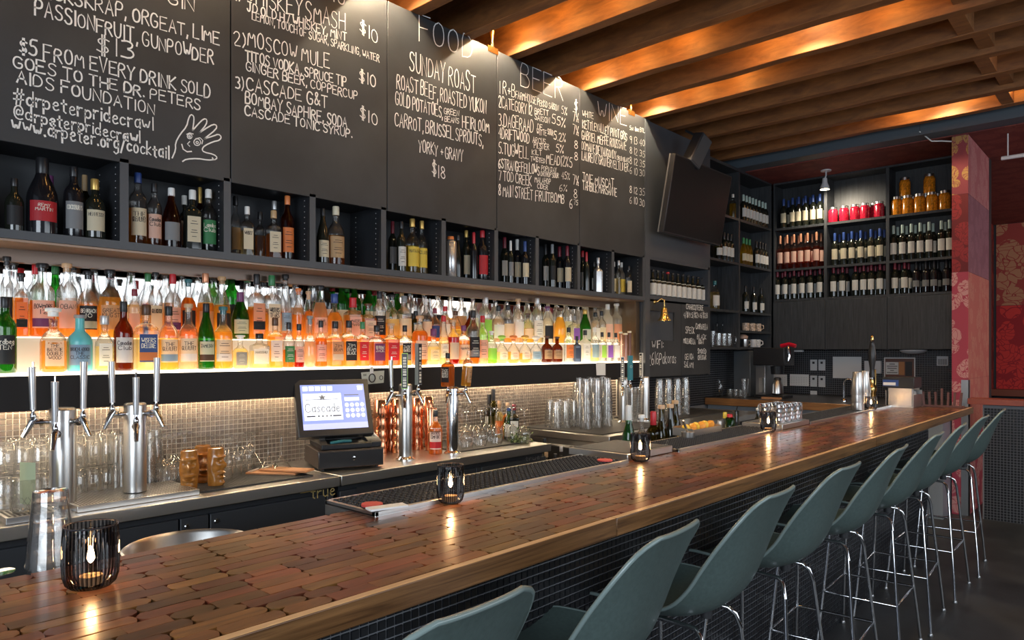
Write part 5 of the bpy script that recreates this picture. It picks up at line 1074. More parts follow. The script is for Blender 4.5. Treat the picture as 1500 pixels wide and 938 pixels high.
# ================================================================ TILL
A = Vector((-3.18, Yof(466,-3.18), 0)); B = Vector((-3.06, Yof(562,-3.06), 0)); dirn = (B-A).normalized(); nn = Vector((dirn.y, -dirn.x, 0)); W = (B-A).length
ctr = (A+B)/2-nn*.17; ang = math.atan2(nn.y, nn.x)
dr = empty('cash_drawer', (ctr.x, ctr.y, Zc), 'black cash drawer with round lock under the till screen', 'cash drawer', None, ang)
MB().box((-.17,-W/2,.012), (.168,W/2,.105)).build('case', mat('bronze_black_case', (.045,.035,.03), .28), dr, 35, .004)
MB().box((.169,-W/2+.004,.018), (.175,W/2-.004,.099)).build('drawer_front', M_plastic, dr, 35, .002)
MB().lathe([(.010,0),(.010,.004),(.006,.005)], 16, M=Matrix.Translation((.175,.01,.06))@Matrix.Rotation(math.pi/2, 4, 'Y')).build('lock', M_chrome, dr)
for sx in (-.14,.14):
    for sy in (-W/2+.03, W/2-.03): MB().lathe([(.008,0),(.01,.012)], 8, (sx,sy,0)).build('foot', M_rubber, dr)
pos = empty('till_terminal', (ctr.x+nn.x*.035, ctr.y+nn.y*.035, Zc+.1055), 'black touchscreen till showing a white logo panel and keypad', 'cash register', None, ang)
PB = mat('grey_black_case', (.06,.055,.05), .35)
MB().box((-.17,-W/2+.02,0.001), (.12,W/2-.06,.03)).build('base', M_plastic, pos, 35, .006)
m = MB(); pts = [(-.13,.03),(.13,.03),(.06,.05),(.035,.10),(-.02,.16),(-.06,.16),(-.11,.10)]
m.prism(pts, -W/2+.022, -W/2+.052, M=Matrix(((1,0,0,0),(0,0,1,0),(0,1,0,0),(0,0,0,1)))); m.build('stand_side', PB, pos)
MB().box((-.10,-.12,.03), (-.04,.10,.17)).build('stand_back', M_plastic, pos, 35, .005)
T_ = Matrix.Translation((.095,-.065,.072))@Matrix.Scale(1.16, 4)@Matrix.Rotation(math.radians(-24), 4, 'Y')
hw_ = .172; m = MB(); m.box((-.045,-hw_,0), (0,hw_,.275), 0, T_); m.build('monitor', M_plastic, pos, 35, .006)
sw, s0, s1 = .147, .032, .248
m = MB(); q = lambda y, z, e_=.0015: T_@Vector((e_, y, z))
def rect(y0, y1, z0, z1, mi, e_): m.add([q(y0,z0,e_), q(y1,z0,e_), q(y1,z1,e_), q(y0,z1,e_)], [(0,1,2,3)], mi)
rect(-sw, sw, s0, s1, 0, .0015); rect(-sw+.008, .035, .075, .205, 1, .002); rect(-sw, sw, s0, s0+.028, 4, .0018)
for k in range(5): rect(-sw+.01+.028*k, -sw+.033+.028*k, .218, .240, 1, .002)
rect(.115,.140,.218,.240,1,.002); rect(.05,.118,.165,.182,1,.002)
for r_ in range(3):
    for c_ in range(4):
        cy_, cz_ = .058+.024*c_, .145-.026*r_; m.add([q(cy_+.0095*math.cos(a*.6283), cz_+.0105*math.sin(a*.6283), .002) for a in range(10)], [tuple(range(10))], 1)
        ink(m, '789C456X1230'[r_*4+c_], lambda s, t: q(cy_-.003+s, cz_-.005+t, .0024), .006, .010, .0014, 0, 2)
ink(m, 'Cascade', lambda s, t: q(-.132+s, .115+t, .0024), .155, .040, .0034, 0, 3)
rect(-.128,.02,.174,.1765,2,.0024); rect(-.128,-.09,.092,.098,2,.0024); rect(-.01,.028,.092,.098,2,.0024)
for k in range(4): rect(-.078+.018*k, -.070+.018*k, .091, .099, 3, .0024)
m.add([q(-.052+.02*(1 if k % 2 == 0 else .4)*math.sin(k*.6283), .185+.016*(1 if k % 2 == 0 else .4)*math.cos(k*.6283), .0026) for k in range(10)], [tuple(range(10))], 3)
rect(.05,.118,.192,.196,3,.0024)
m.build('screen', [mat('screen_blue', (.1,.13,.3), .3, emit=.85, ecol=(.30,.36,.72)), mat('screen_white', (.5,.5,.5), .3, emit=.95, ecol=(.85,.89,1)), mat('screen_dark', (.03,.03,.05), .3, emit=.05, ecol=(.1,.1,.2)), mat('screen_grey', (.1,.1,.1), .3, emit=.12, ecol=(.6,.62,.7)), mat('screen_pale', (.3,.3,.5), .3, emit=.8, ecol=(.50,.55,.95))], pos, 0)
cr = empty('card_reader', (ctr.x+nn.x*.03+dirn.x*.135, ctr.y+nn.y*.03+dirn.y*.135, Zc+.106), 'small grey card payment terminal at the right of the till', 'card reader', None, ang)
MB().prism([(-.08,0),(.10,0),(.10,.028),(.06,.045),(-.08,.075)], -.038, .038, M=Matrix(((1,0,0,0),(0,0,1,0),(0,1,0,0),(0,0,0,1)))).build('case', M_plastic, cr, 35, .004)
m = MB(); 
for k in range(12): a, b = k % 3, k//3; m.box((.0-.014*b+.03,-.024+.018*a,.0535+.0042*b-.006), (.01-.014*b+.03,-.010+.018*a,.0565+.0042*b-.004))
tag(m.build('keys', capm('grey'), cr, 0), None, None, None, 'stuff'); MB().box((-.075,-.028,.072), (-.03,.028,.0745), M=Matrix.Rotation(.0,4,'Y')).build('display', capm('pale blue'), cr)
m = MB(); m.tube([(ctr.x+nn.x*.12-dirn.x*.10, ctr.y+nn.y*.12-dirn.y*.10, Zc+.139), (ctr.x+nn.x*.13-dirn.x*.04, ctr.y+nn.y*.13-dirn.y*.04, Zc+.147), (ctr.x+nn.x*.125+dirn.x*.01, ctr.y+nn.y*.125+dirn.y*.01, Zc+.145)], .008, 8); tag(m.build('pen', capm('slate') if 'slate' in CPC else capm('teal'), None), 'dark pen lying below the till screen', 'pen')
# notes taped on the fascia
def onx(u, v, X): Y = Yof(u, X); return (X, Y, Zof(v, X, Y))
def quadx(name, pts, X, mt, th=.0012):
    P = [onx(u, v, X) for u, v in pts]; m = MB(); m.add(P+[(X-th, p[1], p[2]) for p in P], [(0,1,2,3),(4,7,6,5),(0,4,5,1),(1,5,6,2),(2,6,7,3),(3,7,4,0)]); return m.build(name, mt, None, 0)
o = quadx('banknote', [(529,546),(563,543),(562,561),(531,564)], -3.357, mat('banknote_paper', (.48,.50,.44), .7)); tag(o, 'pale banknote taped to the black fascia beside the till', 'banknote')
m = MB(); P = onx(545,554,-3.3562); m.tube([(P[0]+.001,P[1]+.022*math.cos(a*.5),P[2]+.024*math.sin(a*.5)) for a in range(13)], .0035, 5, closed=True).tube([(P[0]+.001,P[1]+.065+.012*math.cos(a*.5),P[2]+.012*math.sin(a*.5)) for a in range(13)], .0018, 5, closed=True)
P = onx(532,549,-3.3558); ink(m, '100', lambda s, t: (P[0]+.001, P[1]+s, P[2]-.008+t), .022, .012, .002); m.build('print', mat('print_dark', (.03,.02,.02), .6), o, 0)
quadx('tape', [(542,538),(547,537),(547,548),(542,548)], -3.3555, M_white).parent = o
o = quadx('paper_tag', [(873,531),(887,531),(887,550),(874,550)], -3.357, M_white); tag(o, 'blank white paper tag taped to the fascia above the pint stacks', 'paper')
# ================================================================ CANDLES
M_smoke = glassm('smoked_ribbed_glass', (.16,.16,.18), .1, 0, 0, gl=.8)
def candle(u, v, R, H, label):
    x, y = onz(u, v, 1.0705); e = empty('candle_holder', (x, y, 1.0708), label, 'candle', 'tea light holders on the bar')
    n = 160; vs = []; fs = []; prof = [(.45,0),(.72,.02),(.88,.08),(.97,.20),(1,.38),(1,.62),(.97,.85),(.94,1),(.92,1)]
    for r, z in prof:
        for i in range(n):
            a = 2*math.pi*i/n; q = R*r*(1-.045*(i % 4 in (2, 3))*(.02 < z < .99)); vs.append((q*math.cos(a), q*math.sin(a), z*H))
    for k in range(len(prof)-1):
        for i in range(n): j = (i+1) % n; fs.append((k*n+i, k*n+j, (k+1)*n+j, (k+1)*n+i))
    m = MB(); m.add(vs, fs); m.m = [1 if (q % n) % 4 in (2, 3) else 0 for q in range(len(fs))]; m.add([(0,0,0)]+vs[:n], [(0,1+(i+1) % n,1+i) for i in range(n)]); m.build('ribbed_glass', [M_smoke, glassm('smoked_glass_groove', (.80,.78,.78), .6, 0, 0, gl=1.2)], e, 20)
    MB().tube([(R*.93*math.cos(a*.2618),R*.93*math.sin(a*.2618),H) for a in range(24)], .0016, 6, closed=True).build('rim', mat('dark_rim', (.03,.03,.035), .15), e)
    MB().lathe([(.019,0.006),(.020,.022),(.019,.022),(.017,.019),(0,.019)], 20).build('tea_light', M_wax, e)
    MB().lathe([(.002,0),(.0065,.008),(.006,.016),(.002,.030),(0,.033)], 10, (0,0,.046)).build('flame', M_flame, e, 80)
    l = light('POINT', 'candle_light', (0,0,.062), .8, (1,.50,.18), size=.008); l.parent = e
for a in [(133,860,.049,.118,'nearest smoked ribbed glass candle holder at lower left of bar'),(660,737,.041,.112,'smoked ribbed candle holder in front of the black drip mat'),(938,676,.041,.112,'smoked ribbed candle holder beside the small square drip tray'),(1125.5,633,.043,.112,'candle holder near the two small trays in mid bar'),(1276,601,.042,.10,'farthest candle holder beside the beer pull handle')]: candle(*a)
# ================================================================ ON / BEHIND THE BAR, FAR HALF
def tray(y0, y1, x0, x1, label):
    e = empty('bar_tray', ((x0+x1)/2, (y0+y1)/2, 1.071), label, 'tray'); ch(MB().box((x0,y0,1.0715), (x1,y1,1.10)).build('pan', M_steel, None, 35, .002), e)
    m = MB(); y = y0+.02; m.box((x0+.012,y0+.012,1.1003), (x1-.012,y1-.012,1.1008), 1)
    while y < y1-.02: m.box((x0+.014,y,1.1009), (x1-.014,y+.004,1.103)); y += .010
    ch(tag(m.build('grille', [M_steel2, M_black], None, 0), None, None, None, 'stuff'), e)
tray(2.44, 2.80, -1.88, -1.58, 'square steel drip tray with slotted grille behind the third candle')
tray(4.00, 4.42, -1.80, -1.56, 'steel tray holding the cut metal cups behind the bar edge')
M_cut = mat('cut_silver', (.72,.70,.68), .16, 1)
def cutcup(loc, l_):
    n = 24; m = MB(); vs = []; fs = []; R, H = .036, .10
    for k in range(9):
        for i in range(n):
            a = 2*math.pi*i/n; q = R*(.92+.08*k/8)*(1-.07*((i//2+k//2) % 2)); vs.append((q*math.cos(a), q*math.sin(a), H*k/8))
    for k in range(8):
        for i in range(n): j = (i+1) % n; fs.append((k*n+i, k*n+j, (k+1)*n+j, (k+1)*n+i))
    m.add(vs, fs); m.add([(0,0,0)]+vs[:n], [(0,1+(i+1) % n,1+i) for i in range(n)]); m.lathe([(R*.98,H),(R*.9,H),(R*.85,.01),(0,.01)], n, cap0=False, cap1=False)
    o = m.build('metal_cup', M_cut, None, 15); o.location = loc; tag(o, l_, 'cup', 'cut silver cups')
for q, (x, y) in enumerate([(-1.62,4.10),(-1.62,4.19),(-1.62,4.28),(-1.62,4.37),(-1.72,4.14),(-1.72,4.24),(-1.72,4.34)]): cutcup((x, y, 1.1035), f'diamond cut silver cup, {ORD[q % 4]} in {"front" if q < 4 else "back"} row on the tray')
# rails between trays (rebuilt by position)
for q, (u, X_, vt, R, kind, gl, lq, cp, cs, lbc, nm) in enumerate([(921,-1.92,594,.036,'burgundy','green',None,'white','','', 'bright green bottle with white cap behind the third candle'),(940,-1.90,609,.030,'tall','clear','clear','clear','stopper','','clear bottle with glass neck between green and wine bottles'),(957,-1.95,603,.038,'wine','olive',None,'red','','','olive wine bottle with red foil behind the bar mat'),(969,-1.93,595,.037,'burgundy','olive',None,'cork','stopper','','corked dark wine bottle, left of the pair behind the mat'),(982,-1.93,592,.037,'burgundy','dark',None,'cork','stopper','','corked dark wine bottle, right of the pair behind the mat'),(989,-2.05,588,.038,'burgundy','olive',None,'tan','stopper','yellow','green wine bottle with brown cork behind the corked pair'),(1062,-1.94,604,.026,'round','clear','clear','yellow','','white','small bitters bottle with yellow cap behind the far bar mat'),(1069,-1.90,607,.030,'cylinder','green',None,'red','','','short green shaker with red lid behind the far mat'),(1079,-1.96,601,.030,'long','dark',None,'black','pourer','','slim dark bottle with pourer behind the far mat'),(1054,-1.88,617,.03,'squat','clear','clear','silver','','white','squat clear jar with white label beside the garnish box'),(1110,-2.0,598,.034,'squat','dark',None,'clear','pourer','blue','dark bottle with blue label left of the fourth candle')]):
    Y = Yof(u, X_); H = Zof(vt, X_, Y)-.9008
    bottle('bar_bottle', (X_, Y, .9008), -.9, H, R, kind, gl, lq, .6, cp, cs, lbc or None, '', None, nm)
# garnish box with citrus
x0, y0 = -1.80, Yof(1022,-1.80); e = empty('garnish_box', (x0, y0, 1.08), 'steel garnish box of orange and lemon pieces on the far bar mat', 'garnish box')
MB().box((-.06,-.16,0), (.06,.16,.018)).box((-.06,-.16,.018), (-.056,.16,.045)).box((.056,-.16,.018), (.06,.16,.035)).box((-.055,-.16,.018), (.055,-.156,.04)).box((-.055,.156,.018), (.055,.16,.04)).build('box', M_steel, e)
for k in range(6):
    m = MB().lathe([(.001,-.020),(.018,-.012),(.024,0),(.018,.012),(.001,.020)], 12); o = m.build('citrus_piece', mat('orange_peel', (.75,.30,.03), .45) if k % 2 else mat('lemon_peel', (.8,.50,.05), .45), e); o.location = (.01*(k % 2), -.125+.05*k, .040); o.rotation_euler = (.4*k,.3,.2*k)
m = MB().lathe([(.02,0),(.032,.004),(.034,.03),(.03,.03),(.02,.008)], 18).tube([(0,0,.02),(.0,-.05,.09)], .006, 8); o = m.build('citrus_press', M_steel); o.location = (-1.74, Yof(1008,-1.74), 1.081); tag(o, 'small steel dish with scoop on the far bar mat', 'scoop')
o = MB().prism([(.03*math.cos(a*.52),.03*math.sin(a*.52)) for a in range(12)], 0, .006).build('coaster', mat('coaster_red', (.55,.06,.05), .6)); x_, y_ = onz(545, 742, 1.085); o.location = (x_, y_, 1.0870); tag(o, 'round red coaster on the near end of the drip mat', 'coaster')
x_, y_ = onz(560, 748, 1.085); o = MB().box((-.02,-.055,0), (.02,.055,.006)).build('bottle_opener_card', M_white, None, 35, .001); o.location = (x_-.005, y_+.02, 1.0870); o.rotation_euler.z = -.25; tag(o, 'white card strip beside the red coaster on drip mat', 'card')
x_, y_ = onz(886, 676, 1.085); o = MB().prism([(.03*math.cos(a*.52),.03*math.sin(a*.52)) for a in range(12)], 0, .005).build('coaster', mat('coaster_red', (.55,.06,.05), .6)); o.location = (x_, y_, 1.0870); tag(o, 'round red coaster at the far end of the near drip mat', 'coaster')
# shaker tins, beer pull, menu box
for q, (u, X_) in enumerate([(1256,-1.62),(1266,-1.66)]):
    for k in range(3):
        o = MB().lathe([(.046,0),(.047,.003),(.032,.165),(.030,.17),(0,.17)], 24, cap0=False, cap1=False).build('shaker_tin', M_steel, None, 50); o.location = (X_, Yof(u, X_), 1.0845+.055*k); o.scale = (1.0,1.0,1.0)
        tag(o, f'{["bottom","middle","top"][k]} steel shaker tin of the {["left","right"][q]} upturned stack on bar', 'shaker tin', 'stacked shaker tins')
X_ = -1.72; e = empty('beer_pull', (X_, Yof(1277.5,X_), 1.0845), 'tall black turned beer pull handle with brass fittings', 'beer pull')
MB().lathe([(.045,0),(.045,.02),(.03,.03),(.028,.09),(.036,.11),(.034,.14),(.022,.16),(.024,.20)], 20).build('brass_base', M_brass, e, 50)
MB().lathe([(.020,.20),(.022,.22),(.017,.26),(.018,.29),(.028,.36),(.030,.41),(.022,.47),(.014,.50),(.018,.51),(.012,.52)], 20).build('handle', M_plastic, e, 50)
MB().lathe([(.014,.20),(.024,.205),(.024,.215),(.014,.22)], 16).build('ferrule', M_chrome, e); MB().lathe([(.012,.52),(.015,.53),(.010,.54),(.013,.553),(.004,.565)], 16).build('finial', M_brass, e, 50)
MB().tube([(0,.03,.10),(0,.09,.12),(0,.10,.2),(0,.085,.28)], .007, 8).build('side_spout', M_brass, e)
X_ = -1.50; ya = Yof(1296,X_); e = empty('menu_box', (X_, 6.35, 1.071), 'steel and black box of menus and cards at the far bar end', 'holder')
MB().box((-.10,-.12,0), (.10,.16,.012)).box((-.10,-.12,.012), (-.096,.16,.13)).box((-.10,.155,.012), (.10,.16,.13)).box((.096,-.12,.012), (.10,.16,.10)).build('case', M_steel, e, 35)
for k in range(5): 
    o = MB().box((-.085,-.10+.035*k,.013), (.085,-.094+.035*k,.15-.008*k)).build('menu_card', M_white if k % 2 else M_steel, e); 
o = MB().box((-.13,-.10,.15), (.10,.14,.235)).build('card_box', M_plastic, e, 35, .004)
o = MB().box((-.125,-.106,.165), (-.01,-.1005,.215)).build('blue_card', capm('blue'), e); o = MB().box((-.12,-.108,.172), (-.03,-.1062,.195)).build('white_card', M_white, e)
# wooden rack slats at bar end
e = empty('menu_rack', (-1.25, 6.52, 1.071), 'dark brown wooden rack of upright slats at the far bar end', 'rack')
MB().box((-.20,-.03,0), (.14,.03,.012)).build('base', mat('dark_red_wood', (.12,.045,.035), .45), e)
for k in range(8):
    M_ = Matrix.Translation((-.18+.042*k, 0, .012))@Matrix.Rotation(-.12+.03*k, 4, 'Y'); MB().box((-.007,-.012,0), (.007,.012,.105 if k != 4 else .135), M=M_).build('slat', mat('dark_red_wood', (.12,.045,.035), .45), e)
# ================================================================ END COUNTER OBJECTS
def onY(u, v, Y): X = Xof(u, Y); return Vector((X, Y, Zof(v, X, Y)))
EYc = 7.75
mc = empty('coffee_brewer', (Xof(1137,EYc), EYc, 1.0005), 'steel and black coffee brewer with glass carafe on the end counter', 'coffee machine'); mc.scale = (.72,.9,1)
MB().box((-.27,-.14,0), (.18,.16,.03)).build('base', M_plastic, mc, 35, .004); MB().box((-.27,-.10,.03), (-.12,.16,.36)).build('back_column', M_steel2, mc, 35, .004)
MB().box((-.28,-.16,.36), (.20,.16,.55)).build('head', M_plastic, mc, 35, .008); MB().box((-.18,-.17,.06), (-.13,-.103,.22)).build('switch_panel', M_steel, mc)
MB().lathe([(.09,.26),(.10,.35)], 20, (.02,0,0)).build('filter_basket', M_plastic, mc); MB().lathe([(.06,.03),(.085,.05),(.08,.14),(.05,.19),(.055,.2)], 20, (.02,0,0)).build('carafe', M_steel, mc, 50)
MB().lathe([(.055,.2),(.05,.22),(.02,.225)], 20, (.02,0,0)).build('carafe_lid', M_plastic, mc)
rl = empty('red_lever_machine', (Xof(1151,EYc-.12), EYc-.10, 1.55), 'red and chrome lever gadget on top right of the coffee brewer', 'gadget')
MB().tube([(-.06,0,.02),(.03,0,.04),(.10,0,.02)], .022, 10).build('red_arm', mat('gloss_red', (.55,.01,.03), .2), rl); MB().tube([(.02,0,.03),(.04,-.02,-.09),(.02,-.02,-.16)], .016, 8).build('chrome_lever', M_chrome, rl)
o = boxo('refrigerator', (Xof(1081,EYc+.1),EYc-.02,1.0005), (Xof(1106,EYc+.1),EYc+.40,1.52), mat('dark_grey_appliance', (.07,.08,.09), .35), None, .008); tag(o, 'plain dark grey upright appliance left of the coffee brewer', 'appliance')
for q, (u, k, s_) in enumerate([(1055,'hurricane',1.05),(1070,'tumbler',1.0),(1078,'tumbler',1.0),(1086,'tumbler',1.0),(1091,'tall',1.25)]):
    Y = 7.45; glass(k, 'drinking_glass', (Xof(u, Y), Y, 1.0005), ['flared glass leftmost on the wood edged counter','first short tumbler on the wood edged counter','second short tumbler on the wood edged counter','third short tumbler on the wood edged counter','tall straight glass in front of the grey appliance'][q], 'glasses on the end counter', 0, s_)
m = MB(); a = onY(1236,592,7.6); m.tube([(a.x,7.6,1.0),(a.x,7.6,1.20),(a.x+.03,7.6,1.235),(a.x+.07,7.6,1.23),(a.x+.09,7.6,1.19)], .010, 10).lathe([(.03,0),(.03,.03),(.015,.04)], 14, (a.x,7.6,1.0)); tag(m.build('faucet', M_chrome, None, 60), 'white chrome gooseneck faucet on the end counter', 'faucet')
e = MB().box((-.10,-.03,0), (.10,.03,.02)).build('counter_mat', mat('cork_mat', (.5,.25,.12), .7)); e.location = (Xof(1130,7.5), 7.5, 1.0005); tag(e, 'thin brown cork mat in front of the coffee brewer', 'mat')
def plateY(name, u0, v0, u1, v1, mt, label, cat, group=None, th=.006):
    Y = 8.652; a = onY(u0, v1, Y); b = onY(u1, v0, Y); o = MB().box((a.x,Y-th,a.z), (b.x,Y,b.z)).build(name, mt, None, 35, .0015); return tag(o, label, cat, group), a, b
PL = mat('white_plastic', (.62,.64,.66), .4)
for q, (u, v) in enumerate([(1187,527),(1199,527),(1187,550.5),(1199,551)]):
    o, a, b = plateY('switch_plate', u, v, u+10, v+16, PL, f'white wall plate, {["upper left","upper right","lower left","lower right"][q]} of four on the end wall', 'switch', 'white wall plates on black mosaic'); c = (a+b)/2
    MB().box((c.x-.012,8.640,c.z+.015), (c.x+.012,8.646,c.z+.04)).build('toggle', M_black, o)
o, a, b = plateY('outlet', 1187, 573, 1197, 583, PL, 'small white outlet plate below the four wall plates', 'outlet')
for q, (u0, u1) in enumerate([(1127,1153),(1157,1185)]):
    o, a, b = plateY('wall_calendar', u0, 549, u1, 565, M_white, f'{["left","right"][q]} printed white sheet on the wall beside the coffee brewer', 'notice', 'printed sheets by the coffee brewer', .002)
    m = MB()
    for r_ in range(5):
        for c_ in range(7): m.box((a.x+(b.x-a.x)*(.06+.13*c_),8.6485,a.z+(b.z-a.z)*(.12+.15*r_)), (a.x+(b.x-a.x)*(.13+.13*c_),8.6495,a.z+(b.z-a.z)*(.15+.15*r_)))
    tag(m.build('print', M_steel2, o, 0), None, None, None, 'stuff')
o, a, b = plateY('paper_sheet', 1220, 523, 1262, 554, M_white, 'large blank white paper sheet pinned on the black mosaic', 'paper', None, .002)
o, a, b = plateY('dispenser', 1268, 529, 1292, 547, PL, 'rounded white dispenser behind the beer pull', 'dispenser', None, .05)
o, a, b = plateY('poster', 1295, 524, 1341, 558, M_white, 'framed menu poster with brown food picture on the end wall', 'poster', None, .004)
P = lambda x, z: (a.x+(b.x-a.x)*x, a.z+(b.z-a.z)*z)
def pr_(n, x0, z0, x1, z1, mt, d=.0003): p, q = P(x0, z0), P(x1, z1); MB().box((p[0],8.6478-d,p[1]), (q[0],8.648,q[1])).build(n, mt, o, 0)
pr_('print', .04, .05, .96, .95, mat('poster_brown', (.16,.07,.05), .5)); pr_('print', .06, .28, .47, .80, M_white, .001); pr_('print', .48, .26, .66, .82, mat('poster_orange', (.5,.22,.08), .5), .001); pr_('print', .69, .22, .90, .82, M_black, .001)
m = MB()
for k, w_ in enumerate((.18,.34,.30,.12,.34)):
    p = P(.265-w_/2, .70-.09*k); m.box((p[0],8.6455,p[1]), (p[0]+(b.x-a.x)*w_,8.6465,p[1]+.008))
m.build('print', M_black, o, 0)
o, a, b = plateY('alarm_keypad', 1373, 522, 1390, 536, PL, 'small pale alarm keypad near the papered partition', 'keypad', None, .03)
m = MB()
for k in range(12): p = (a.x+(b.x-a.x)*(.2+.2*(k % 4)), a.z+(b.z-a.z)*(.2+.2*(k//4))); m.box((p[0]-.009,8.618,p[1]-.009), (p[0]+.009,8.622,p[1]+.009))
tag(m.build('keys', capm('grey'), o, 0), None, None, None, 'stuff')
o, a, b = plateY('outlet', 1335, 568, 1347, 584, PL, 'white outlet with black plugs near the far bar end', 'outlet'); c = (a+b)/2; MB().box((c.x-.015,8.62,c.z-.02), (c.x+.02,8.646,c.z+.02)).build('plug', M_black, o)
a = onY(1154,512,8.45); b = onY(1176,516,8.45); o = MB().box((a.x,8.42,1.505), (b.x,8.48,1.528)).build('under_cabinet_lamp', mat('lamp_white', (.6,.62,.65), .4)); tag(o, 'slim white strip lamp under the left end wall cupboard', 'lamp')
a = onY(1337,514,8.5); o = MB().lathe([(.04,-.045),(.11,-.03),(.13,-.01),(.13,0)], 28).build('puck_lamp', mat('lamp_white', (.6,.62,.65), .4)); o.location = (a.x,8.53,1.529); tag(o, 'round white lamp under the right end wall cupboard', 'lamp')
# corner shelf crockery
def mug(u, X_, z, mt, l_, rz=.6):
    m = MB().lathe([(0,.002),(.036,0),(.040,.01),(.040,.09),(.037,.09),(.035,.012),(0,.012)], 18, cap0=False, cap1=False).tube([(.04,0,.075),(.064,0,.068),(.066,0,.035),(.04,0,.022)], .006, 7); o = m.build('mug', mt, None, 50); o.location = (X_, Yof(u, X_), z+.0008); o.rotation_euler.z = rz; tag(o, l_, 'mug', 'mugs on the corner shelves')
mw = mat('white_china', (.6,.6,.6), .3); mp = mat('patterned_china', (.55,.42,.32), .35, var=.7, vscale=45)
for u, mt, l_ in ((1092,mp,'yellow patterned mug, left on the shelf of patterned mugs'),(1101,mp,'patterned mug, middle of the shelf of patterned mugs'),(1110,mp,'patterned mug with handle, right on the patterned mug shelf')): mug(u, -3.46, 1.746, mt, l_)
for u, mt, l_ in ((1091,M_steel,'steel mug on the lowest corner shelf'),(1103,mw,'white mug beside the steel mug on lowest corner shelf'),(1109,mw,'white mug with handle at the right on lowest corner shelf')): mug(u, -3.46, 1.56, mt, l_)
m = MB().lathe([(.0,0),(.05,.005),(.055,.03),(.03,.05),(0,.055)], 16); o = m.build('paper_bowl', mat('tan_paper', (.5,.33,.25), .7)); o.location = (-3.46, Yof(1088.5,-3.46), 1.652); tag(o, 'small tan paper bowl resting on the steel mug', 'bowl')
for q, u in enumerate((1045,1053,1061,1068)): glass('beermug' if q else 'tall', 'beer_mug', (-3.47, Yof(u,-3.47), 1.5608), f'clear glass {"mug" if q else "tumbler"}, {ORD[q]} from left on the lowest corner shelf', 'glass mugs on the corner shelf', .5, .98, 'glass')
for q, u in enumerate((1050,1058)): bottle('decanter', (-3.60, Yof(u,-3.60), 1.561), -.5, .26, .035, 'long', 'clear', 'clear', .3, 'black', 'pourer', None, '', None, f'{["left","right"][q]} clear decanter with pourer behind the glass mugs', 'decanters behind the glass mugs')
# ================================================================ TELEVISION, SPEAKER, BELL, LAMPS
y0, y1 = 5.51, 6.62; th = math.atan2(.12,.67)
tv = empty('television', (-3.2, (y0+y1)/2, 2.56), 'black flat television mounted high and tilted down over the bottle niche', 'television')
T_ = Matrix.Rotation(th, 4, 'Y'); hw_ = (y1-y0)/2
MB().box((-.045,-hw_,0), (0,hw_,.685), M=T_).build('frame', M_plastic, tv, 35, .004)
MB().box((.0005,-hw_+.012,.016), (.0015,hw_-.012,.672), M=T_).build('screen', mat('tv_glass', (.006,.006,.007), .45, spec=.2), tv)
MB().box((-.06,-hw_-.001,.0), (-.046,hw_+.001,.02), M=T_).build('bezel', M_steel2, tv); MB().box((-.06,-hw_-.003,.0), (-.046,-hw_-.001,.685), M=T_).build('side_trim', M_steel2, tv)
MB().box((-.145,-.2,.2), (-.10,.2,.5)).build('wall_mount', M_black, tv)
m = MB(); sx_, sy_ = -3.12, Yof(1012, -3.12)
sp_o = empty('loudspeaker', (sx_, sy_, 3.22), 'black slab loudspeaker tilted under the joists behind the television', 'speaker')
o = MB().box((-.055,-.08,-.02), (.055,.08,.28)).build('cabinet', M_black, sp_o, 35, .012); g_ = MB().box((.0555,-.068,.0), (.059,.068,.26)).build('grille', mat('speaker_grille', (.03,.032,.036), .6), sp_o)
g2 = MB().tube([(-.10,0,.30),(-.25,0,.36)], .012, 8).build('bracket', M_black, sp_o); sp_o.rotation_euler = (-.42,.20,-.2)
# brass ship's bell
X_ = -3.30; by = Yof(968,X_); e = empty('bell', (-3.349, by, 1.85), 'polished brass ship bell on a wall bracket beside the wifi board', 'bell')
zc = Zof(470,-3.24,by)-1.85
MB().lathe([(.062,0),(.060,.004),(.048,.018),(.036,.045),(.031,.075),(.028,.10),(.018,.118),(.006,.124),(.009,.135),(.006,.145)], 28, (.085,0,zc)).build('bell_body', M_brass, e, 60)
MB().tube([(.002,-.03,zc+.17),(.03,-.02,zc+.175),(.06,-.008,zc+.20),(.085,0,zc+.185),(.085,0,zc+.14)], .006, 10).build('bracket', M_brass, e, 60)
MB().lathe([(.02,0),(.02,.006),(.012,.012)], 16, M=Matrix.Translation((.0,-.03,zc+.17))@Matrix.Rotation(math.pi/2,4,'Y')).build('wall_rose', M_brass, e)
MB().tube([(.085,0,zc+.03),(.085,0,zc-.006)], .005, 8).build('clapper', M_brass, e)
# spotlight hung under the soffit
a = onY(1210,262,8.15); e = empty('ceiling_spotlight', (a.x, 8.15, 3.52), 'small white spotlight glowing in front of the end wall shelves', 'lamp')
MB().lathe([(.055,-.012),(.055,0)], 20).build('canopy', mat('lamp_white', (.6,.62,.65), .4), e); MB().tube([(0,0,-.012),(0,0,-.06),(-.01,-.01,-.10)], .008, 8).build('stem', mat('lamp_white', (.6,.62,.65), .4), e)
MB().lathe([(.05,-.215),(.045,-.18),(.028,-.14),(.024,-.09)], 20, (-.01,-.01,0), cap0=False).build('shade', mat('lamp_white', (.6,.62,.65), .4), e)
MB().lathe([(.0,-.218),(.040,-.212),(.044,-.195)], 20, (-.01,-.01,0)).build('bulb', M_spot, e)
l = light('SPOT', 'spotlight_beam', (a.x-.01, 8.14, 3.28), 26, (1,.86,.66), (a.x+.1, 8.6, 2.6), .03, None, 150, .6)
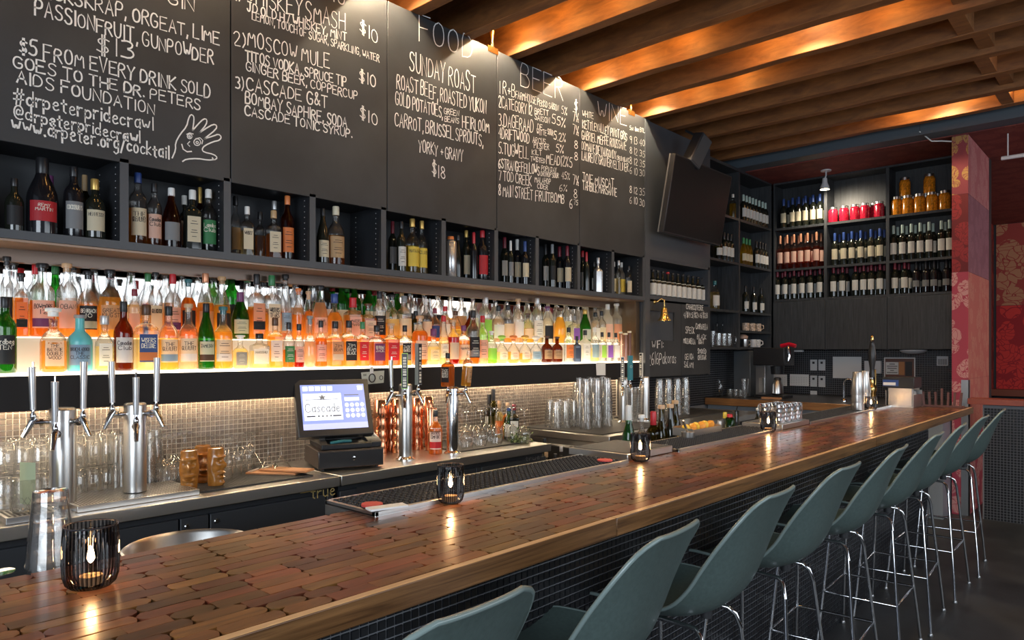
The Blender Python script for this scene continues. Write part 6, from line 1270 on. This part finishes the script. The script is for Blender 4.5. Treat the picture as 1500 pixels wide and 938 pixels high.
# gallery spots between the joists, washing the boards
FX = 0
for q, (x, y, en) in enumerate([(-3.20,.80,14),(-3.20,1.68,20),(-3.20,2.56,40),(-3.20,3.50,42),(-3.20,4.38,42),(-3.20,5.27,42)]):
    e = empty('gallery_spot', (x, y, 3.90), f'{["first","second","third","fourth","fifth","sixth"][q]} brass spot lamp from the left, hidden between joists over the boards', 'lamp', 'spot lamps between the joists')
    MB().lathe([(.03,-.03),(.03,0)], 16).build('canopy', M_brass, e); MB().lathe([(.04,-.14),(.036,-.10),(.02,-.05),(.015,-.03)], 16, cap0=False).build('shade', M_brass, e)
    MB().lathe([(.0,-.142),(.032,-.138),(.03,-.12)], 16).build('bulb', M_spot, e)
    light('SPOT', 'gallery_beam', (x, y, 3.75), en, (1,.82,.56), (x-.10, y, 2.75), .010, None, 128, .5)
    for k in (-.02,.35,.75): light('POINT', 'gallery_glow', (x+k, y, 3.70), 3.0, (1,.52,.13), size=.06)  # added points without bulbs, spreading orange glow along the joists
for q, (x, y) in enumerate([(-1.75,4.80),(-1.35,7.02),(-.6,2.55),(.1,4.35),(.6,6.10)]):
    e = empty('joist_lamp', (x, y, 3.90), f'{ORD[q]} brass lamp tucked up between the joists over the bar', 'lamp', 'lamps between the joists over the bar')
    MB().lathe([(.03,-.03),(.03,0)], 16).build('canopy', M_brass, e); MB().lathe([(.0,-.142),(.032,-.138),(.03,-.12),(.02,-.03)], 16).build('bulb', M_spot, e)
    light('SPOT', 'joist_beam', (x, y, 3.73), 30, (1,.76,.46), (x, y, 0), .03, None, 140, .5)
    for k in (-.3,.1,.5): light('POINT', 'joist_glow', (x+k, y+.02, 3.70), 2.8, (1,.50,.12), size=.06)  # added bulbless points that stretch the lamp's orange glow
for q, u in enumerate((722,925)):
    y = Yof(u, -3.35); e = empty('brass_clamp', (-3.36, y, 3.586), f'small brass lamp clamp on the top edge of the {["FOOD","WINE"][q]} board', 'clamp', 'brass clamps on the board edges')
    MB().box((-.01,-.05,0), (.012,.05,.012)).box((.0105,-.05,-.03), (.013,.05,0)).build('plate', M_brass, e); MB().lathe([(.012,.012),(.018,.03),(.010,.05),(.016,.09),(.022,.12),(.010,.125)], 12).build('socket', M_brass, e)
